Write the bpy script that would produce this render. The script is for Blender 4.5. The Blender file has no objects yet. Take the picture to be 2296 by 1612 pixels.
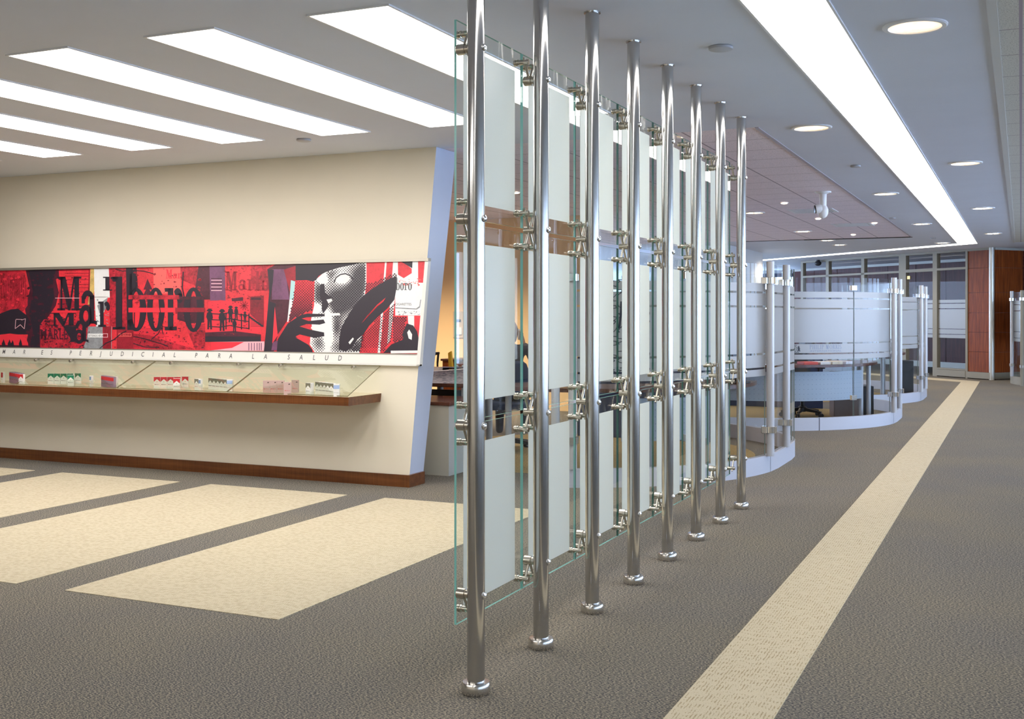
import bpy, math, random
from mathutils import Vector, Matrix
random.seed(7)
SC = bpy.context.scene
COL = SC.collection
PI = math.pi
ORD = ['nearest', 'second', 'third', 'fourth', 'fifth', 'sixth', 'seventh', 'eighth']
# ---------------------------------------------------------------- camera
CZ, H, F, CX, HY = 1.415, 2.85, 2511.0, 1148.0, 704.5
cam_d = bpy.data.cameras.new('camera'); cam = bpy.data.objects.new('camera', cam_d); COL.objects.link(cam)
cam_d.sensor_width = 36; cam_d.sensor_fit = 'HORIZONTAL'; cam_d.lens = F / 2296 * 36
cam_d.shift_y = -(806 - HY) / 2296; cam_d.clip_end = 200
YAW = math.radians(24.435)
cam.location = (0, 0, CZ); cam.rotation_euler = (PI / 2, 0, YAW)
SC.camera = cam
# ---------------------------------------------------------------- world, exposure
w = bpy.data.worlds.new('daylight'); SC.world = w; w.use_nodes = True
bg = w.node_tree.nodes['Background']; bg.inputs[0].default_value = (.50, .68, 1, 1); bg.inputs[1].default_value = 10.0
SC.view_settings.view_transform = 'Standard'; SC.view_settings.look = 'None'
SC.view_settings.gamma = 1; SC.view_settings.use_curve_mapping = False
SC.view_settings.exposure = 0.3
SC.cycles.transparent_max_bounces = 48
SC.cycles.max_bounces = 10; SC.cycles.diffuse_bounces = 6; SC.cycles.glossy_bounces = 5
SC.cycles.caustics_reflective = False; SC.cycles.caustics_refractive = False
E_STRIP, E_SLOT, E_DOWN = 5.8, 6.0, 12.0

# ---------------------------------------------------------------- picking a point on a real plane of the room
cY, sY = math.cos(YAW), math.sin(YAW)
def ray(x, y):
    a = (x - CX) / F; b = -(y - HY) / F
    return Vector((a * cY - sY, a * sY + cY, b))
def onz(x, y, z):
    d = ray(x, y); return d * ((z - CZ) / d.z) + Vector((0, 0, CZ))
LEAN = .168
def onwall(x, y, Y0=7.97):
    d = ray(x, y); t = (Y0 + LEAN * CZ) / (d.y - LEAN * d.z); return d * t + Vector((0, 0, CZ))

# ---------------------------------------------------------------- materials
MATS = {}
def mat(name, col=(.8, .8, .8), rough=.5, metal=0, spec=.5, build=None, bump=None):
    if name in MATS: return MATS[name]
    m = bpy.data.materials.new(name); m.use_nodes = True; nt = m.node_tree
    p = nt.nodes['Principled BSDF']
    p.inputs['Base Color'].default_value = (*col, 1); p.inputs['Roughness'].default_value = rough
    p.inputs['Metallic'].default_value = metal; p.inputs['Specular IOR Level'].default_value = spec
    if build: build(nt, p)
    MATS[name] = m; return m
def nd(nt, t, **k):
    n = nt.nodes.new(t)
    for a, v in k.items(): setattr(n, a, v)
    return n
def coords(nt, scale=(1, 1, 1), rot=(0, 0, 0)):
    tc = nd(nt, 'ShaderNodeTexCoord'); mp = nd(nt, 'ShaderNodeMapping')
    mp.inputs['Scale'].default_value = scale; mp.inputs['Rotation'].default_value = rot
    nt.links.new(tc.outputs['Object'], mp.inputs['Vector']); return mp.outputs['Vector']
def ramp(nt, fac, stops, interp='LINEAR'):
    r = nd(nt, 'ShaderNodeValToRGB'); r.color_ramp.interpolation = interp
    e = r.color_ramp.elements
    while len(e) < len(stops): e.new(.5)
    for i, (p, c) in enumerate(stops): e[i].position = p; e[i].color = (*c, 1)
    nt.links.new(fac, r.inputs['Fac']); return r.outputs['Color']
def noise(nt, vec, scale, detail=2, rough=.5):
    n = nd(nt, 'ShaderNodeTexNoise'); n.inputs['Scale'].default_value = scale
    n.inputs['Detail'].default_value = detail; n.inputs['Roughness'].default_value = rough
    nt.links.new(vec, n.inputs['Vector']); return n.outputs['Fac']
def mixc(nt, fac, a, b, mode='MIX'):
    m = nd(nt, 'ShaderNodeMix', data_type='RGBA', blend_type=mode)
    for k, v in ((0, fac), (6, a), (7, b)):
        if isinstance(v, (int, float)): m.inputs[k].default_value = v
        elif isinstance(v, tuple): m.inputs[k].default_value = (*v, 1)
        else: nt.links.new(v, m.inputs[k])
    return m.outputs[2]
def bumpn(nt, p, h, strength, dist=.01):
    b = nd(nt, 'ShaderNodeBump'); b.inputs['Strength'].default_value = strength; b.inputs['Distance'].default_value = dist
    nt.links.new(h, b.inputs['Height']); nt.links.new(b.outputs[0], p.inputs['Normal'])

def b_carpet(nt, p):
    v = coords(nt, (1, 1.9, 1), (0, 0, math.radians(38)))
    n = noise(nt, v, 105, 2, .6)
    c = ramp(nt, n, [(.38, (.056, .060, .067)), (.5, (.160, .152, .135)), (.62, (.365, .325, .25))])
    v2 = coords(nt); n2 = noise(nt, v2, .8, 2)
    c2 = ramp(nt, n2, [(.3, (.9, .9, .95)), (.7, (1.06, 1.02, .95))])
    nt.links.new(mixc(nt, 1.0, c, c2, 'MULTIPLY'), p.inputs['Base Color']); bumpn(nt, p, n, .5, .006)
CARPET = mat('flecked_grey_carpet', rough=.95, spec=.1, build=b_carpet)
def b_cream(nt, p):
    tc = nd(nt, 'ShaderNodeTexCoord'); sp = nd(nt, 'ShaderNodeSeparateXYZ'); nt.links.new(tc.outputs['Object'], sp.inputs[0])
    def mth(op, a, b=None):
        m = nd(nt, 'ShaderNodeMath', operation=op)
        for k, v in ((0, a), (1, b)):
            if v is None: continue
            if isinstance(v, (int, float)): m.inputs[k].default_value = v
            else: nt.links.new(v, m.inputs[k])
        return m.outputs[0]
    xs = mth('MULTIPLY', sp.outputs[0], 72.0); rib = mth('PINGPONG', xs, .5); cell = mth('FLOOR', xs)
    cb = nd(nt, 'ShaderNodeCombineXYZ'); nt.links.new(mth('MULTIPLY', cell, 7.31), cb.inputs[0]); nt.links.new(mth('MULTIPLY', sp.outputs[1], 34.0), cb.inputs[1])
    dash = noise(nt, cb.outputs[0], 1.0, 1)
    fl = noise(nt, coords(nt), 240, 2)
    groove = ramp(nt, rib, [(.0, (0, 0, 0)), (.30, (1, 1, 1))]); dsh = ramp(nt, dash, [(.40, (0, 0, 0)), (.50, (1, 1, 1))])
    g = mixc(nt, 1.0, groove, dsh, 'LIGHTEN')
    c = mixc(nt, g, (.32, .245, .14), ramp(nt, fl, [(.3, (.52, .45, .315)), (.7, (.64, .57, .43))]))
    nt.links.new(c, p.inputs['Base Color']); bumpn(nt, p, g, .4, .003)
CREAMC = mat('cream_ribbed_carpet', rough=.95, spec=.1, build=b_cream)
def b_tan(nt, p):
    n = noise(nt, coords(nt), 80, 2, .6)
    nt.links.new(ramp(nt, n, [(.35, (.22, .16, .07)), (.65, (.5, .38, .19))]), p.inputs['Base Color'])
TANC = mat('tan_booth_carpet', rough=.95, spec=.1, build=b_tan)
def b_plaster(col):
    def f(nt, p):
        n = noise(nt, coords(nt), 2.2, 3)
        c = ramp(nt, n, [(.3, tuple(x * .97 for x in col)), (.7, col)])
        nt.links.new(c, p.inputs['Base Color'])
        bumpn(nt, p, noise(nt, coords(nt), 160, 2), .05, .002)
    return f
CREAM = mat('cream_wall_paint', rough=.6, spec=.3, build=b_plaster((.80, .73, .60)))
WHITE = mat('white_ceiling_paint', rough=.7, spec=.2, build=b_plaster((.70, .73, .82)))
ORANGE = mat('apricot_wall_paint', rough=.6, spec=.2, build=b_plaster((.82, .58, .33)))
PALE = mat('pale_blue_white_paint', rough=.5, spec=.3, build=b_plaster((.78, .82, .86)))
ENDP = mat('satin_white_paint_blue_daylight', rough=.3, spec=.5, build=b_plaster((.52, .57, .70)))  # white end face, with the blue daylight cast put into its colour
def b_tile(nt, p, c0=(.58, .52, .56), c1=(.92, .82, .87)):
    tc = nd(nt, 'ShaderNodeTexCoord'); sp = nd(nt, 'ShaderNodeSeparateXYZ'); nt.links.new(tc.outputs['Object'], sp.inputs[0])
    def line(o, off, wd):
        a = nd(nt, 'ShaderNodeMath', operation='ADD'); nt.links.new(sp.outputs[o], a.inputs[0]); a.inputs[1].default_value = off
        m = nd(nt, 'ShaderNodeMath', operation='PINGPONG'); nt.links.new(a.outputs[0], m.inputs[0]); m.inputs[1].default_value = .305
        l = nd(nt, 'ShaderNodeMath', operation='LESS_THAN'); nt.links.new(m.outputs[0], l.inputs[0]); l.inputs[1].default_value = wd
        return l.outputs[0]
    lx, ly = line(0, 1.83 + .61 * 20, .008), line(1, -8.6 + .61 * 20, .0045)
    n = noise(nt, coords(nt), 130, 2)
    base = ramp(nt, n, [(.36, c0), (.46, c1)])
    c = mixc(nt, ly, base, (.26, .21, .23)); c = mixc(nt, lx, c, (.42, .35, .40))
    nt.links.new(c, p.inputs['Base Color'])
TILE = mat('mineral_ceiling_tile', rough=.8, spec=.1, build=b_tile)
TILE2 = mat('grey_mineral_ceiling_tile', rough=.8, spec=.1, build=lambda nt, p: b_tile(nt, p, (.42, .41, .37), (.68, .66, .60)))  # same tile pattern in greyer, darker tones without the pink
def b_wood(dark, mid, light, sc=(9, 9, .55)):
    def f(nt, p):
        n = noise(nt, coords(nt, sc), 3.2, 5, .62)
        n2 = noise(nt, coords(nt, (60, 60, 1.5)), 2, 2)
        c = ramp(nt, n, [(.3, dark), (.52, mid), (.72, light)])
        c = mixc(nt, .25, c, ramp(nt, n2, [(.35, dark), (.6, light)]))
        nt.links.new(c, p.inputs['Base Color'])
    return f
WOOD = mat('red_brown_veneer', rough=.38, spec=.15, build=b_wood((.085, .018, .006), (.22, .048, .012), (.36, .10, .022)))
WOODX = mat('walnut_edge', rough=.3, spec=.45, build=b_wood((.075, .022, .007), (.14, .045, .012), (.20, .07, .02), (.5, 8, 8)))
DKWOOD = mat('dark_desk_veneer', rough=.25, spec=.5, build=b_wood((.045, .014, .01), (.10, .03, .02), (.16, .05, .03), (1, 6, 6)))
def b_steel(nt, p):
    n = noise(nt, coords(nt, (40, 40, .6)), 6, 3)
    r = nd(nt, 'ShaderNodeMapRange'); r.inputs[3].default_value = .10; r.inputs[4].default_value = .17
    nt.links.new(n, r.inputs[0]); nt.links.new(r.outputs[0], p.inputs['Roughness'])
STEEL = mat('brushed_stainless_steel', (.58, .57, .56), .18, 1, build=b_steel)
NICKEL = mat('satin_nickel', (.60, .56, .49), .24, 1)
CHROME = mat('polished_chrome', (.85, .86, .88), .08, 1)
ALU = mat('taupe_anodised_frame', (.42, .38, .32), .35, .6)
BEIGE = mat('beige_painted_metal', (.29, .265, .21), .5, .05, .25)
POSTP = mat('pale_grey_painted_post', (.46, .47, .50), .3, .1)
BASEP = mat('pale_lilac_plinth_paint', (.48, .495, .56), .4)
DARK = mat('near_black_plastic', (.015, .015, .018), .45)
NAVY = mat('navy_upholstery', (.02, .035, .09), .8)
WHITEP = mat('white_plastic', (.82, .82, .82), .35)
LIGHTG = mat('light_grey_laminate', (.50, .49, .44), .4)
def b_perf(nt, p):
    tc = nd(nt, 'ShaderNodeTexCoord'); mp = nd(nt, 'ShaderNodeMapping'); mp.inputs['Scale'].default_value = (16, 16, 16)
    nt.links.new(tc.outputs['UV'], mp.inputs[0])
    v = nd(nt, 'ShaderNodeTexVoronoi'); v.inputs['Randomness'].default_value = 0; v.inputs['Scale'].default_value = 1
    nt.links.new(mp.outputs[0], v.inputs['Vector'])
    nt.links.new(ramp(nt, v.outputs['Distance'], [(.06, (.20, .24, .30)), (.10, (.37, .42, .49))]), p.inputs['Base Color'])
PERF = mat('perforated_pale_blue_steel', rough=.4, build=b_perf)

def trans_mix(name, tint, fr_rough=.0, ior=1.45):
    m = bpy.data.materials.new(name); m.use_nodes = True; nt = m.node_tree; nt.nodes.clear()
    o = nd(nt, 'ShaderNodeOutputMaterial'); t = nd(nt, 'ShaderNodeBsdfTransparent'); t.inputs[0].default_value = (*tint, 1)
    g = nd(nt, 'ShaderNodeBsdfGlossy'); g.inputs['Roughness'].default_value = fr_rough
    fr = nd(nt, 'ShaderNodeFresnel'); fr.inputs[0].default_value = ior
    geo = nd(nt, 'ShaderNodeNewGeometry')
    # same reflectance on both faces of the sheet
    mul = nd(nt, 'ShaderNodeMix', data_type='FLOAT')
    nt.links.new(geo.outputs['Backfacing'], mul.inputs[0]); nt.links.new(fr.outputs[0], mul.inputs[2]); mul.inputs[3].default_value = 0.0
    mx = nd(nt, 'ShaderNodeMixShader'); nt.links.new(mul.outputs[0], mx.inputs[0])
    nt.links.new(t.outputs[0], mx.inputs[1]); nt.links.new(g.outputs[0], mx.inputs[2]); nt.links.new(mx.outputs[0], o.inputs[0])
    MATS[name] = m; return m
GLASS = trans_mix('clear_glass', (.965, .985, .975)); BGLASS = trans_mix('booth_clear_glass', (.97, .98, .98), ior=1.22)
def frost(name, col, tcol, see=.06, gl=.05, tm=.5):
    m = bpy.data.materials.new(name); m.use_nodes = True; nt = m.node_tree; nt.nodes.clear()
    o = nd(nt, 'ShaderNodeOutputMaterial')
    d = nd(nt, 'ShaderNodeBsdfDiffuse'); d.inputs[0].default_value = (*col, 1)
    t = nd(nt, 'ShaderNodeBsdfTranslucent'); t.inputs[0].default_value = (*tcol, 1)
    tr = nd(nt, 'ShaderNodeBsdfTransparent'); g = nd(nt, 'ShaderNodeBsdfGlossy'); g.inputs['Roughness'].default_value = .25
    a = nd(nt, 'ShaderNodeMixShader'); a.inputs[0].default_value = tm
    nt.links.new(d.outputs[0], a.inputs[1]); nt.links.new(t.outputs[0], a.inputs[2])
    b = nd(nt, 'ShaderNodeMixShader'); b.inputs[0].default_value = see
    nt.links.new(a.outputs[0], b.inputs[1]); nt.links.new(tr.outputs[0], b.inputs[2])
    c = nd(nt, 'ShaderNodeMixShader'); c.inputs[0].default_value = gl
    nt.links.new(b.outputs[0], c.inputs[1]); nt.links.new(g.outputs[0], c.inputs[2]); nt.links.new(c.outputs[0], o.inputs[0])
    MATS[name] = m; return m
FROST = frost('frosted_glass_green_grey', (.66, .72, .70), (.98, .99, .95), .04, .05, .62)
FROSTB = frost('frosted_glass_blue_grey', (.53, .545, .56), (.64, .655, .67), .03)
EDGE = mat('green_glass_edge', (.25, .62, .57), .15, 0, .6)
EDGED = mat('dark_green_glass_edge', (.02, .14, .115), .15, 0, .6); EDGEB = mat('grey_green_glass_edge', (.22, .30, .30), .2)
def emis(name, col, s, base=(.9, .9, .9)):
    if name in MATS: return MATS[name]
    m = mat(name, base, .5); p = m.node_tree.nodes['Principled BSDF']
    p.inputs['Emission Color'].default_value = (*col, 1); p.inputs['Emission Strength'].default_value = s; return m
LIT = emis('lit_opal_diffuser', (1, .965, .92), E_STRIP)
LITS = emis('lit_slot_diffuser', (1, .97, .93), E_SLOT)
WARM = emis('lit_warm_lamp', (1, .72, .42), E_DOWN)
SPOT = emis('lit_spot_lamp', (1, .82, .6), 10)

# ---------------------------------------------------------------- mesh builder
class MB:
    def __init__(s): s.v = []; s.f = []; s.m = []; s.s = []; s.mats = []; s.uv = {}
    def mi(s, m):
        if m not in s.mats: s.mats.append(m)
        return s.mats.index(m)
    def face(s, pts, m, smooth=False):
        b = len(s.v); s.v += [tuple(p) for p in pts]; s.f.append(tuple(range(b, b + len(pts)))); s.m.append(s.mi(m)); s.s.append(smooth)
    def faces(s, vs, fs, m, smooth=False):
        b = len(s.v); s.v += [tuple(p) for p in vs]; k = s.mi(m)
        for f in fs: s.f.append(tuple(b + i for i in f)); s.m.append(k); s.s.append(smooth)
        return s
    def box(s, x0, x1, y0, y1, z0, z1, m, mx=None):
        vs = [Vector((x, y, z)) for z in (z0, z1) for y in (y0, y1) for x in (x0, x1)]
        if mx is not None: vs = [mx @ v for v in vs]
        s.faces(vs, [(0, 2, 3, 1), (4, 5, 7, 6), (0, 1, 5, 4), (2, 6, 7, 3), (0, 4, 6, 2), (1, 3, 7, 5)], m); return s
    def rbox(s, x0, x1, y0, y1, z0, z1, r, m, mx=None, axis='z', n=3):
        # box with four rounded vertical edges and small chamfers at both ends
        P = []
        for cx_, cy_, a0 in ((x1 - r, y1 - r, 0), (x0 + r, y1 - r, 90), (x0 + r, y0 + r, 180), (x1 - r, y0 + r, 270)):
            for i in range(n + 1):
                a = math.radians(a0 + 90 * i / n); P.append((cx_ + r * math.cos(a), cy_ + r * math.sin(a)))
        N = len(P); mxx, mxy = (x0 + x1) / 2, (y0 + y1) / 2; c = min(r * .4, (z1 - z0) * .2)
        kx = 1 - 2 * c / (x1 - x0); ky = 1 - 2 * c / (y1 - y0)
        rings = []
        for z, k in ((z0, 1), (z0 + c, 0), (z1 - c, 0), (z1, 1)):
            rings += [Vector((mxx + (x - mxx) * (kx if k else 1), mxy + (y - mxy) * (ky if k else 1), z)) for x, y in P]
        if mx is not None: rings = [mx @ v for v in rings]
        fs = [tuple(range(N - 1, -1, -1)), tuple(range(3 * N, 4 * N))]
        for k in range(3):
            for i in range(N): j = (i + 1) % N; fs.append((k * N + i, k * N + j, (k + 1) * N + j, (k + 1) * N + i))
        s.faces(rings, fs, m); return s
    def cyl(s, p0, p1, r, m, r1=None, n=16, caps=True):
        p0, p1 = Vector(p0), Vector(p1); r1 = r if r1 is None else r1
        d = (p1 - p0).normalized(); u = d.orthogonal().normalized(); w_ = d.cross(u)
        vs = [p0 + r * (u * math.cos(2 * PI * i / n) + w_ * math.sin(2 * PI * i / n)) for i in range(n)]
        vs += [p1 + r1 * (u * math.cos(2 * PI * i / n) + w_ * math.sin(2 * PI * i / n)) for i in range(n)]
        s.faces(vs, [(i, (i + 1) % n, n + (i + 1) % n, n + i) for i in range(n)], m, True)
        if caps: s.faces(vs, [tuple(range(n - 1, -1, -1)), tuple(range(n, 2 * n))], m)
        return s
    def lathe(s, prof, m, at=(0, 0, 0), axis=(0, 0, 1), n=24, smooth=True):
        at = Vector(at); d = Vector(axis).normalized(); u = d.orthogonal().normalized(); w_ = d.cross(u)
        pr = [prof[0]]; brk = set()
        for k in range(1, len(prof)):
            pr.append(prof[k])
            if k < len(prof) - 1:
                a = math.atan2(prof[k][1] - prof[k - 1][1], prof[k][0] - prof[k - 1][0]); b = math.atan2(prof[k + 1][1] - prof[k][1], prof[k + 1][0] - prof[k][0])
                if abs((b - a + PI) % (2 * PI) - PI) > .6: brk.add(len(pr) - 1); pr.append(prof[k])
        prof = pr; vs = []; L = len(prof)
        for r, z in prof:
            vs += [at + d * z + r * (u * math.cos(2 * PI * i / n) + w_ * math.sin(2 * PI * i / n)) for i in range(n)]
        fs = [(k * n + i, k * n + (i + 1) % n, (k + 1) * n + (i + 1) % n, (k + 1) * n + i) for k in range(L - 1) if k not in brk for i in range(n)]
        s.faces(vs, fs, m, smooth)
        s.faces(vs, [tuple(range(n - 1, -1, -1)), tuple(range((L - 1) * n, L * n))], m); return s
    def sphere(s, c, r, m, n=16, mx=None):
        c = Vector(c); r = (r, r, r) if isinstance(r, (int, float)) else r; vs = []
        for k in range(n // 2 + 1):
            ph = PI * k / (n // 2)
            for i in range(n):
                v = Vector((r[0] * math.sin(ph) * math.cos(2 * PI * i / n), r[1] * math.sin(ph) * math.sin(2 * PI * i / n), r[2] * math.cos(ph)))
                vs.append(c + (mx @ v if mx is not None else v))
        s.faces(vs, [(k * n + i, (k + 1) * n + i, (k + 1) * n + (i + 1) % n, k * n + (i + 1) % n) for k in range(n // 2) for i in range(n)], m, True); return s
    def prism(s, poly, z0, z1, m, ms=None):
        n = len(poly); vs = [(x, y, z0) for x, y in poly] + [(x, y, z1) for x, y in poly]
        s.faces(vs, [tuple(range(n - 1, -1, -1)), tuple(range(n, 2 * n))], m)
        s.faces(vs, [(i, (i + 1) % n, n + (i + 1) % n, n + i) for i in range(n)], ms or m); return s
    def wall(s, path, th, z0, z1, m, me=None, smooth=True, uv=False):
        # upright sheet following a path (list of xy), thickness th towards the left of travel
        n = len(path); off = []
        for i in range(n):
            a = Vector(path[max(i - 1, 0)]); b = Vector(path[min(i + 1, n - 1)]); t = (b - a).normalized()
            off.append((path[i][0] - t.y * th, path[i][1] + t.x * th))
        vs = []
        for (x, y), (X, Y) in zip(path, off): vs += [(x, y, z0), (x, y, z1), (X, Y, z0), (X, Y, z1)]
        fm = []; ft = []
        for i in range(n - 1):
            a, b = 4 * i, 4 * (i + 1)
            fm += [(a, b, b + 1, a + 1), (a + 2, a + 3, b + 3, b + 2)]; ft += [(a + 1, b + 1, b + 3, a + 3), (a, a + 2, b + 2, b)]
        L = 4 * (n - 1); ft += [(0, 1, 3, 2), (L, L + 2, L + 3, L + 1)]
        s.faces(vs, fm, m, smooth); s.faces(vs, ft, me or m); return s
    def build(s, name, parent=None, loc=None, merge=False):
        me = bpy.data.meshes.new(name); me.from_pydata(s.v, [], s.f)
        for m in s.mats: me.materials.append(m)
        me.polygons.foreach_set('material_index', s.m); me.polygons.foreach_set('use_smooth', s.s); me.update()
        o = bpy.data.objects.new(name, me); COL.objects.link(o)
        if parent is not None: o.parent = parent
        if loc is not None: o.location = loc
        return o
def tag(o, label=None, cat=None, group=None, kind=None):
    if label: o['label'] = label
    if cat: o['category'] = cat
    if group: o['group'] = group
    if kind: o['kind'] = kind
    return o
def empty(name, loc, label, cat, rz=0, group=None):
    o = bpy.data.objects.new(name, None); COL.objects.link(o); o.location = loc; o.rotation_euler = (0, 0, rz)
    o.empty_display_size = .1
    return tag(o, label, cat, group)
def copy_tree(o, parent=None, loc=None, label=None):
    c = o.copy(); COL.objects.link(c); c.parent = parent
    if loc is not None: c.location = loc
    if label: c['label'] = label
    for ch in list(o.children): copy_tree(ch, c)
    return c
def struct(o): o['kind'] = 'structure'; return o
def text_mesh(txt, size, align='CENTER', ext=0):
    cu = bpy.data.curves.new('t', 'FONT'); cu.body = txt; cu.size = size; cu.align_x = align; cu.extrude = ext; cu.resolution_u = 3; cu.offset = size * .005
    ob = bpy.data.objects.new('t', cu); COL.objects.link(ob)
    me = bpy.data.meshes.new_from_object(ob.evaluated_get(bpy.context.evaluated_depsgraph_get()))
    vs = [v.co.copy() for v in me.vertices]; fs = [tuple(p.vertices) for p in me.polygons]
    bpy.data.objects.remove(ob); bpy.data.curves.remove(cu); bpy.data.meshes.remove(me)
    return vs, fs

# ================================================================= SETTING
XL, XR, YB, YF = -14.0, 6.0, -4.0, 37.0
o = MB().box(XL, XR, YB, YF, -.12, 0, CARPET).build('floor'); struct(o)
# ceiling: smooth plasterboard with two fields of mineral tiles
mb = MB()
mb.box(XL, XR, YB, 8.6, H, H + .15, WHITE); mb.box(-1.83, -.10, 8.6, YF, H, H + .15, WHITE); mb.box(XL, -1.83, 22.0, YF, H, H + .15, WHITE)
mb.box(-.10, XR, 24.4, YF, H, H + .15, WHITE)
o = mb.build('ceiling'); struct(o)
mb = MB(); mb.box(XL, -1.83, 8.6, 22.0, H + .002, H + .15, TILE)
mb.box(-1.86, -1.83, 8.6, 22.0, H - .006, H + .01, mat('tile_edge_trim', (.42, .37, .42), .5))
o = mb.build('ceiling'); struct(o)
# right tile field is set into the plasterboard
mb = MB(); mb.box(-.10, XR, YB, 24.4, H - .004, H + .0, TILE2); o = mb.build('ceiling'); struct(o)
mb = MB(); mb.box(-.145, -.10, YB, 24.4, H - .010, H, mat('grey_ceiling_trim', (.62, .62, .60), .5)); o = mb.build('trim_1'); struct(o)
mb = MB(); mb.box(-3.8, -1.83, 21.93, 22.0, H - .012, H + .002, DARK); mb.box(-5, -3.8, 21.97, 22.0, H - .008, H + .002, DARK); o = mb.build('trim_2'); struct(o)

# leaning display wall on the left
def lean_pt(x, z, off=0): return (x, 8.0 + off + LEAN * z, z)
X1 = -4.565
mb = MB()
B0, B1 = 8.23, 8.23 + .215 * H
fr = [(XL, 8.0, 0), (X1, 8.0, 0), (X1, 8.0 + LEAN * H, H), (XL, 8.0 + LEAN * H, H)]
bk = [(XL, B0, 0), (X1, B0, 0), (X1, B1, H), (XL, B1, H)]
mb.face(fr, CREAM); mb.face(bk[::-1], CREAM); mb.face([fr[1], bk[1], bk[2], fr[2]], ENDP); mb.face([fr[0], fr[3], bk[3], bk[0]], CREAM)
mb.face([fr[3], fr[2], bk[2], bk[3]], CREAM); mb.face([fr[0], bk[0], bk[1], fr[1]], CREAM)
# slim lit edge bead
o = mb.build('wall_left'); struct(o)
mb = MB()
mb.prism([(XL, 7.972), (X1 + .022, 7.972), (X1 + .022, 8.235), (X1 - .0, 8.235), (X1, 7.99), (XL, 7.99)], 0, .10, WOODX)
o = mb.build('baseboard_left'); struct(o)
# far walls
mb = MB(); mb.box(XL, -5.75, 15.2, 15.4, 0, H, ORANGE); o = mb.build('wall_back'); struct(o)
mb = MB(); mb.box(XL - .15, XL, YB, 15.4, 0, H, CREAM); mb.box(XL - .15, XL, 15.4, YF, 0, .7, CREAM); mb.box(XL - .15, XL, 15.4, YF, 2.5, H, CREAM); o = mb.build('wall_far_left'); struct(o)
mb = MB(); mb.box(XL, XR, YB - .15, YB, 0, .5, CREAM); mb.box(XL, XR, YB - .15, YB, 2.6, H, CREAM); mb.box(XL, XR, YB - .15, YB, .5, 2.6, CREAM)
for k in range(9): mb.box(XL + k * 2.5 - .15, XL + k * 2.5 + .15, YB - .15, YB, .5, 2.6, CREAM)
o = mb.build('wall_behind'); struct(o)
mb = MB(); mb.box(-7.2, -5.5, 23.0, 26.3, 0, H, PALE); o = mb.build('wall_pillar'); struct(o)
# right-hand window wall (out of frame to the right, the daylight comes in here)
mb = MB(); mb.box(XR, XR + .2, YB, YF, 0, .45, CREAM); mb.box(XR, XR + .2, YB, YF, 2.62, H, CREAM)
for k in range(33): y = YB + k * 1.25; e_ = .44 if y < 8.5 else .10; mb.box(XR, XR + .2, y - e_, y + e_, .45, 2.62, CREAM)  # wider near piers are shaped to dim the window reflections in the posts
mb.box(XR, XR + .2, 22, YF, .45, 2.62, CREAM)
o = mb.build('wall_right'); struct(o)
# far end wall with daylight window
mb = MB(); mb.box(XL, -8.3, YF, YF + .2, 0, H, PALE); mb.box(-8.3, XR, YF, YF + .2, 0, .7, PALE); mb.box(-8.3, XR, YF, YF + .2, 2.75, H, PALE); mb.box(-3.0, XR, YF, YF + .2, .7, 2.75, PALE)
o = mb.build('wall_front'); struct(o)
FRD = mat('dark_blue_window_frame', (.06, .09, .16), .4)
mb = MB(); mb.box(-8.3, -3, YF - .04, YF + .1, 2.63, 2.75, FRD); mb.box(-8.3, -3, YF - .04, YF + .1, .7, .78, FRD); mb.box(-8.3, -3, YF - .02, YF + .05, 1.86, 1.9, FRD)
for x in (-8.3, -7.85, -6.55, -5.2, -3.9, -3.07): mb.box(x, x + .07, YF - .04, YF + .1, .7, 2.75, FRD)
mb.box(-8.3, -3, YF + .02, YF + .03, .7, 2.75, GLASS)
o = mb.build('window_1'); struct(o)

# carpet insets
def slab(name, pts, z0, z1, m, label, cat, group=None):
    o = MB().prism(pts, z0, z1, m).build(name); tag(o, label, cat, group); return o
PX = [(-4.454, -3.126), (-6.128, -4.795), (-7.79, -6.455), (-9.46, -8.12), (-11.12, -9.78)]
for (a, b), nm in zip(PX, ['nearest the glass screen', 'second from the glass screen', 'third from the glass screen', 'fourth from the glass screen', 'farthest left at the frame edge']):
    slab('carpet_inset', [(a, 4.27), (b, 4.27), (b, 7.44), (a, 7.44)], -.001, .0035, CREAMC, 'cream rectangle set into the grey carpet, ' + nm, 'carpet')
q = .7071
yA, yB_ = 25.1, 25.55
slab('carpet_runner', [(-1.137, YB + .05), (-.785, YB + .05), (-.785, yB_ - .05), (-.785 - 6, yB_ - .05 + 6), (-1.137 - 5.85, yA + 5.95), (-1.137, yA)], -.001, .0035, CREAMC,
     'long cream carpet stripe running down the corridor and turning left', 'carpet')

# ================================================================= LIGHTS
SX = [(-3.104, -2.669), (-4.109, -3.677), (-5.094, -4.658), (-6.094, -5.668), (-7.07, -6.63), (-8.11, -7.65), (-9.1, -8.66)]  # last panel is added out of view for its light
TRIMW = mat('white_light_trim', (.8, .8, .82), .5)
def panel(name, a, b, y0, y1, label, m):
    r = empty(name, ((a + b) / 2, (y0 + y1) / 2, H), label, 'ceiling light', group='long ceiling light panels')
    hx, hy = (b - a) / 2, (y1 - y0) / 2
    MB().box(-hx, hx, -hy, hy, -.006, .0, m).build('diffuser', r)
    t = MB(); e = .012
    t.box(-hx - e, -hx, -hy - e, hy + e, -.008, 0, TRIMW).box(hx, hx + e, -hy - e, hy + e, -.008, 0, TRIMW).box(-hx, hx, -hy - e, -hy, -.008, 0, TRIMW).box(-hx, hx, hy, hy + e, -.008, 0, TRIMW)
    t.build('trim', r)
for i, (a, b) in enumerate(SX):
    panel('ceiling_light_panel', a, b, 4.485, 7.53, 'long white rectangular ceiling light panel, %s from the glass screen' % (['closest', 'second', 'third', 'fourth', 'fifth', 'sixth', 'seventh'][i]), LIT)
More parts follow.
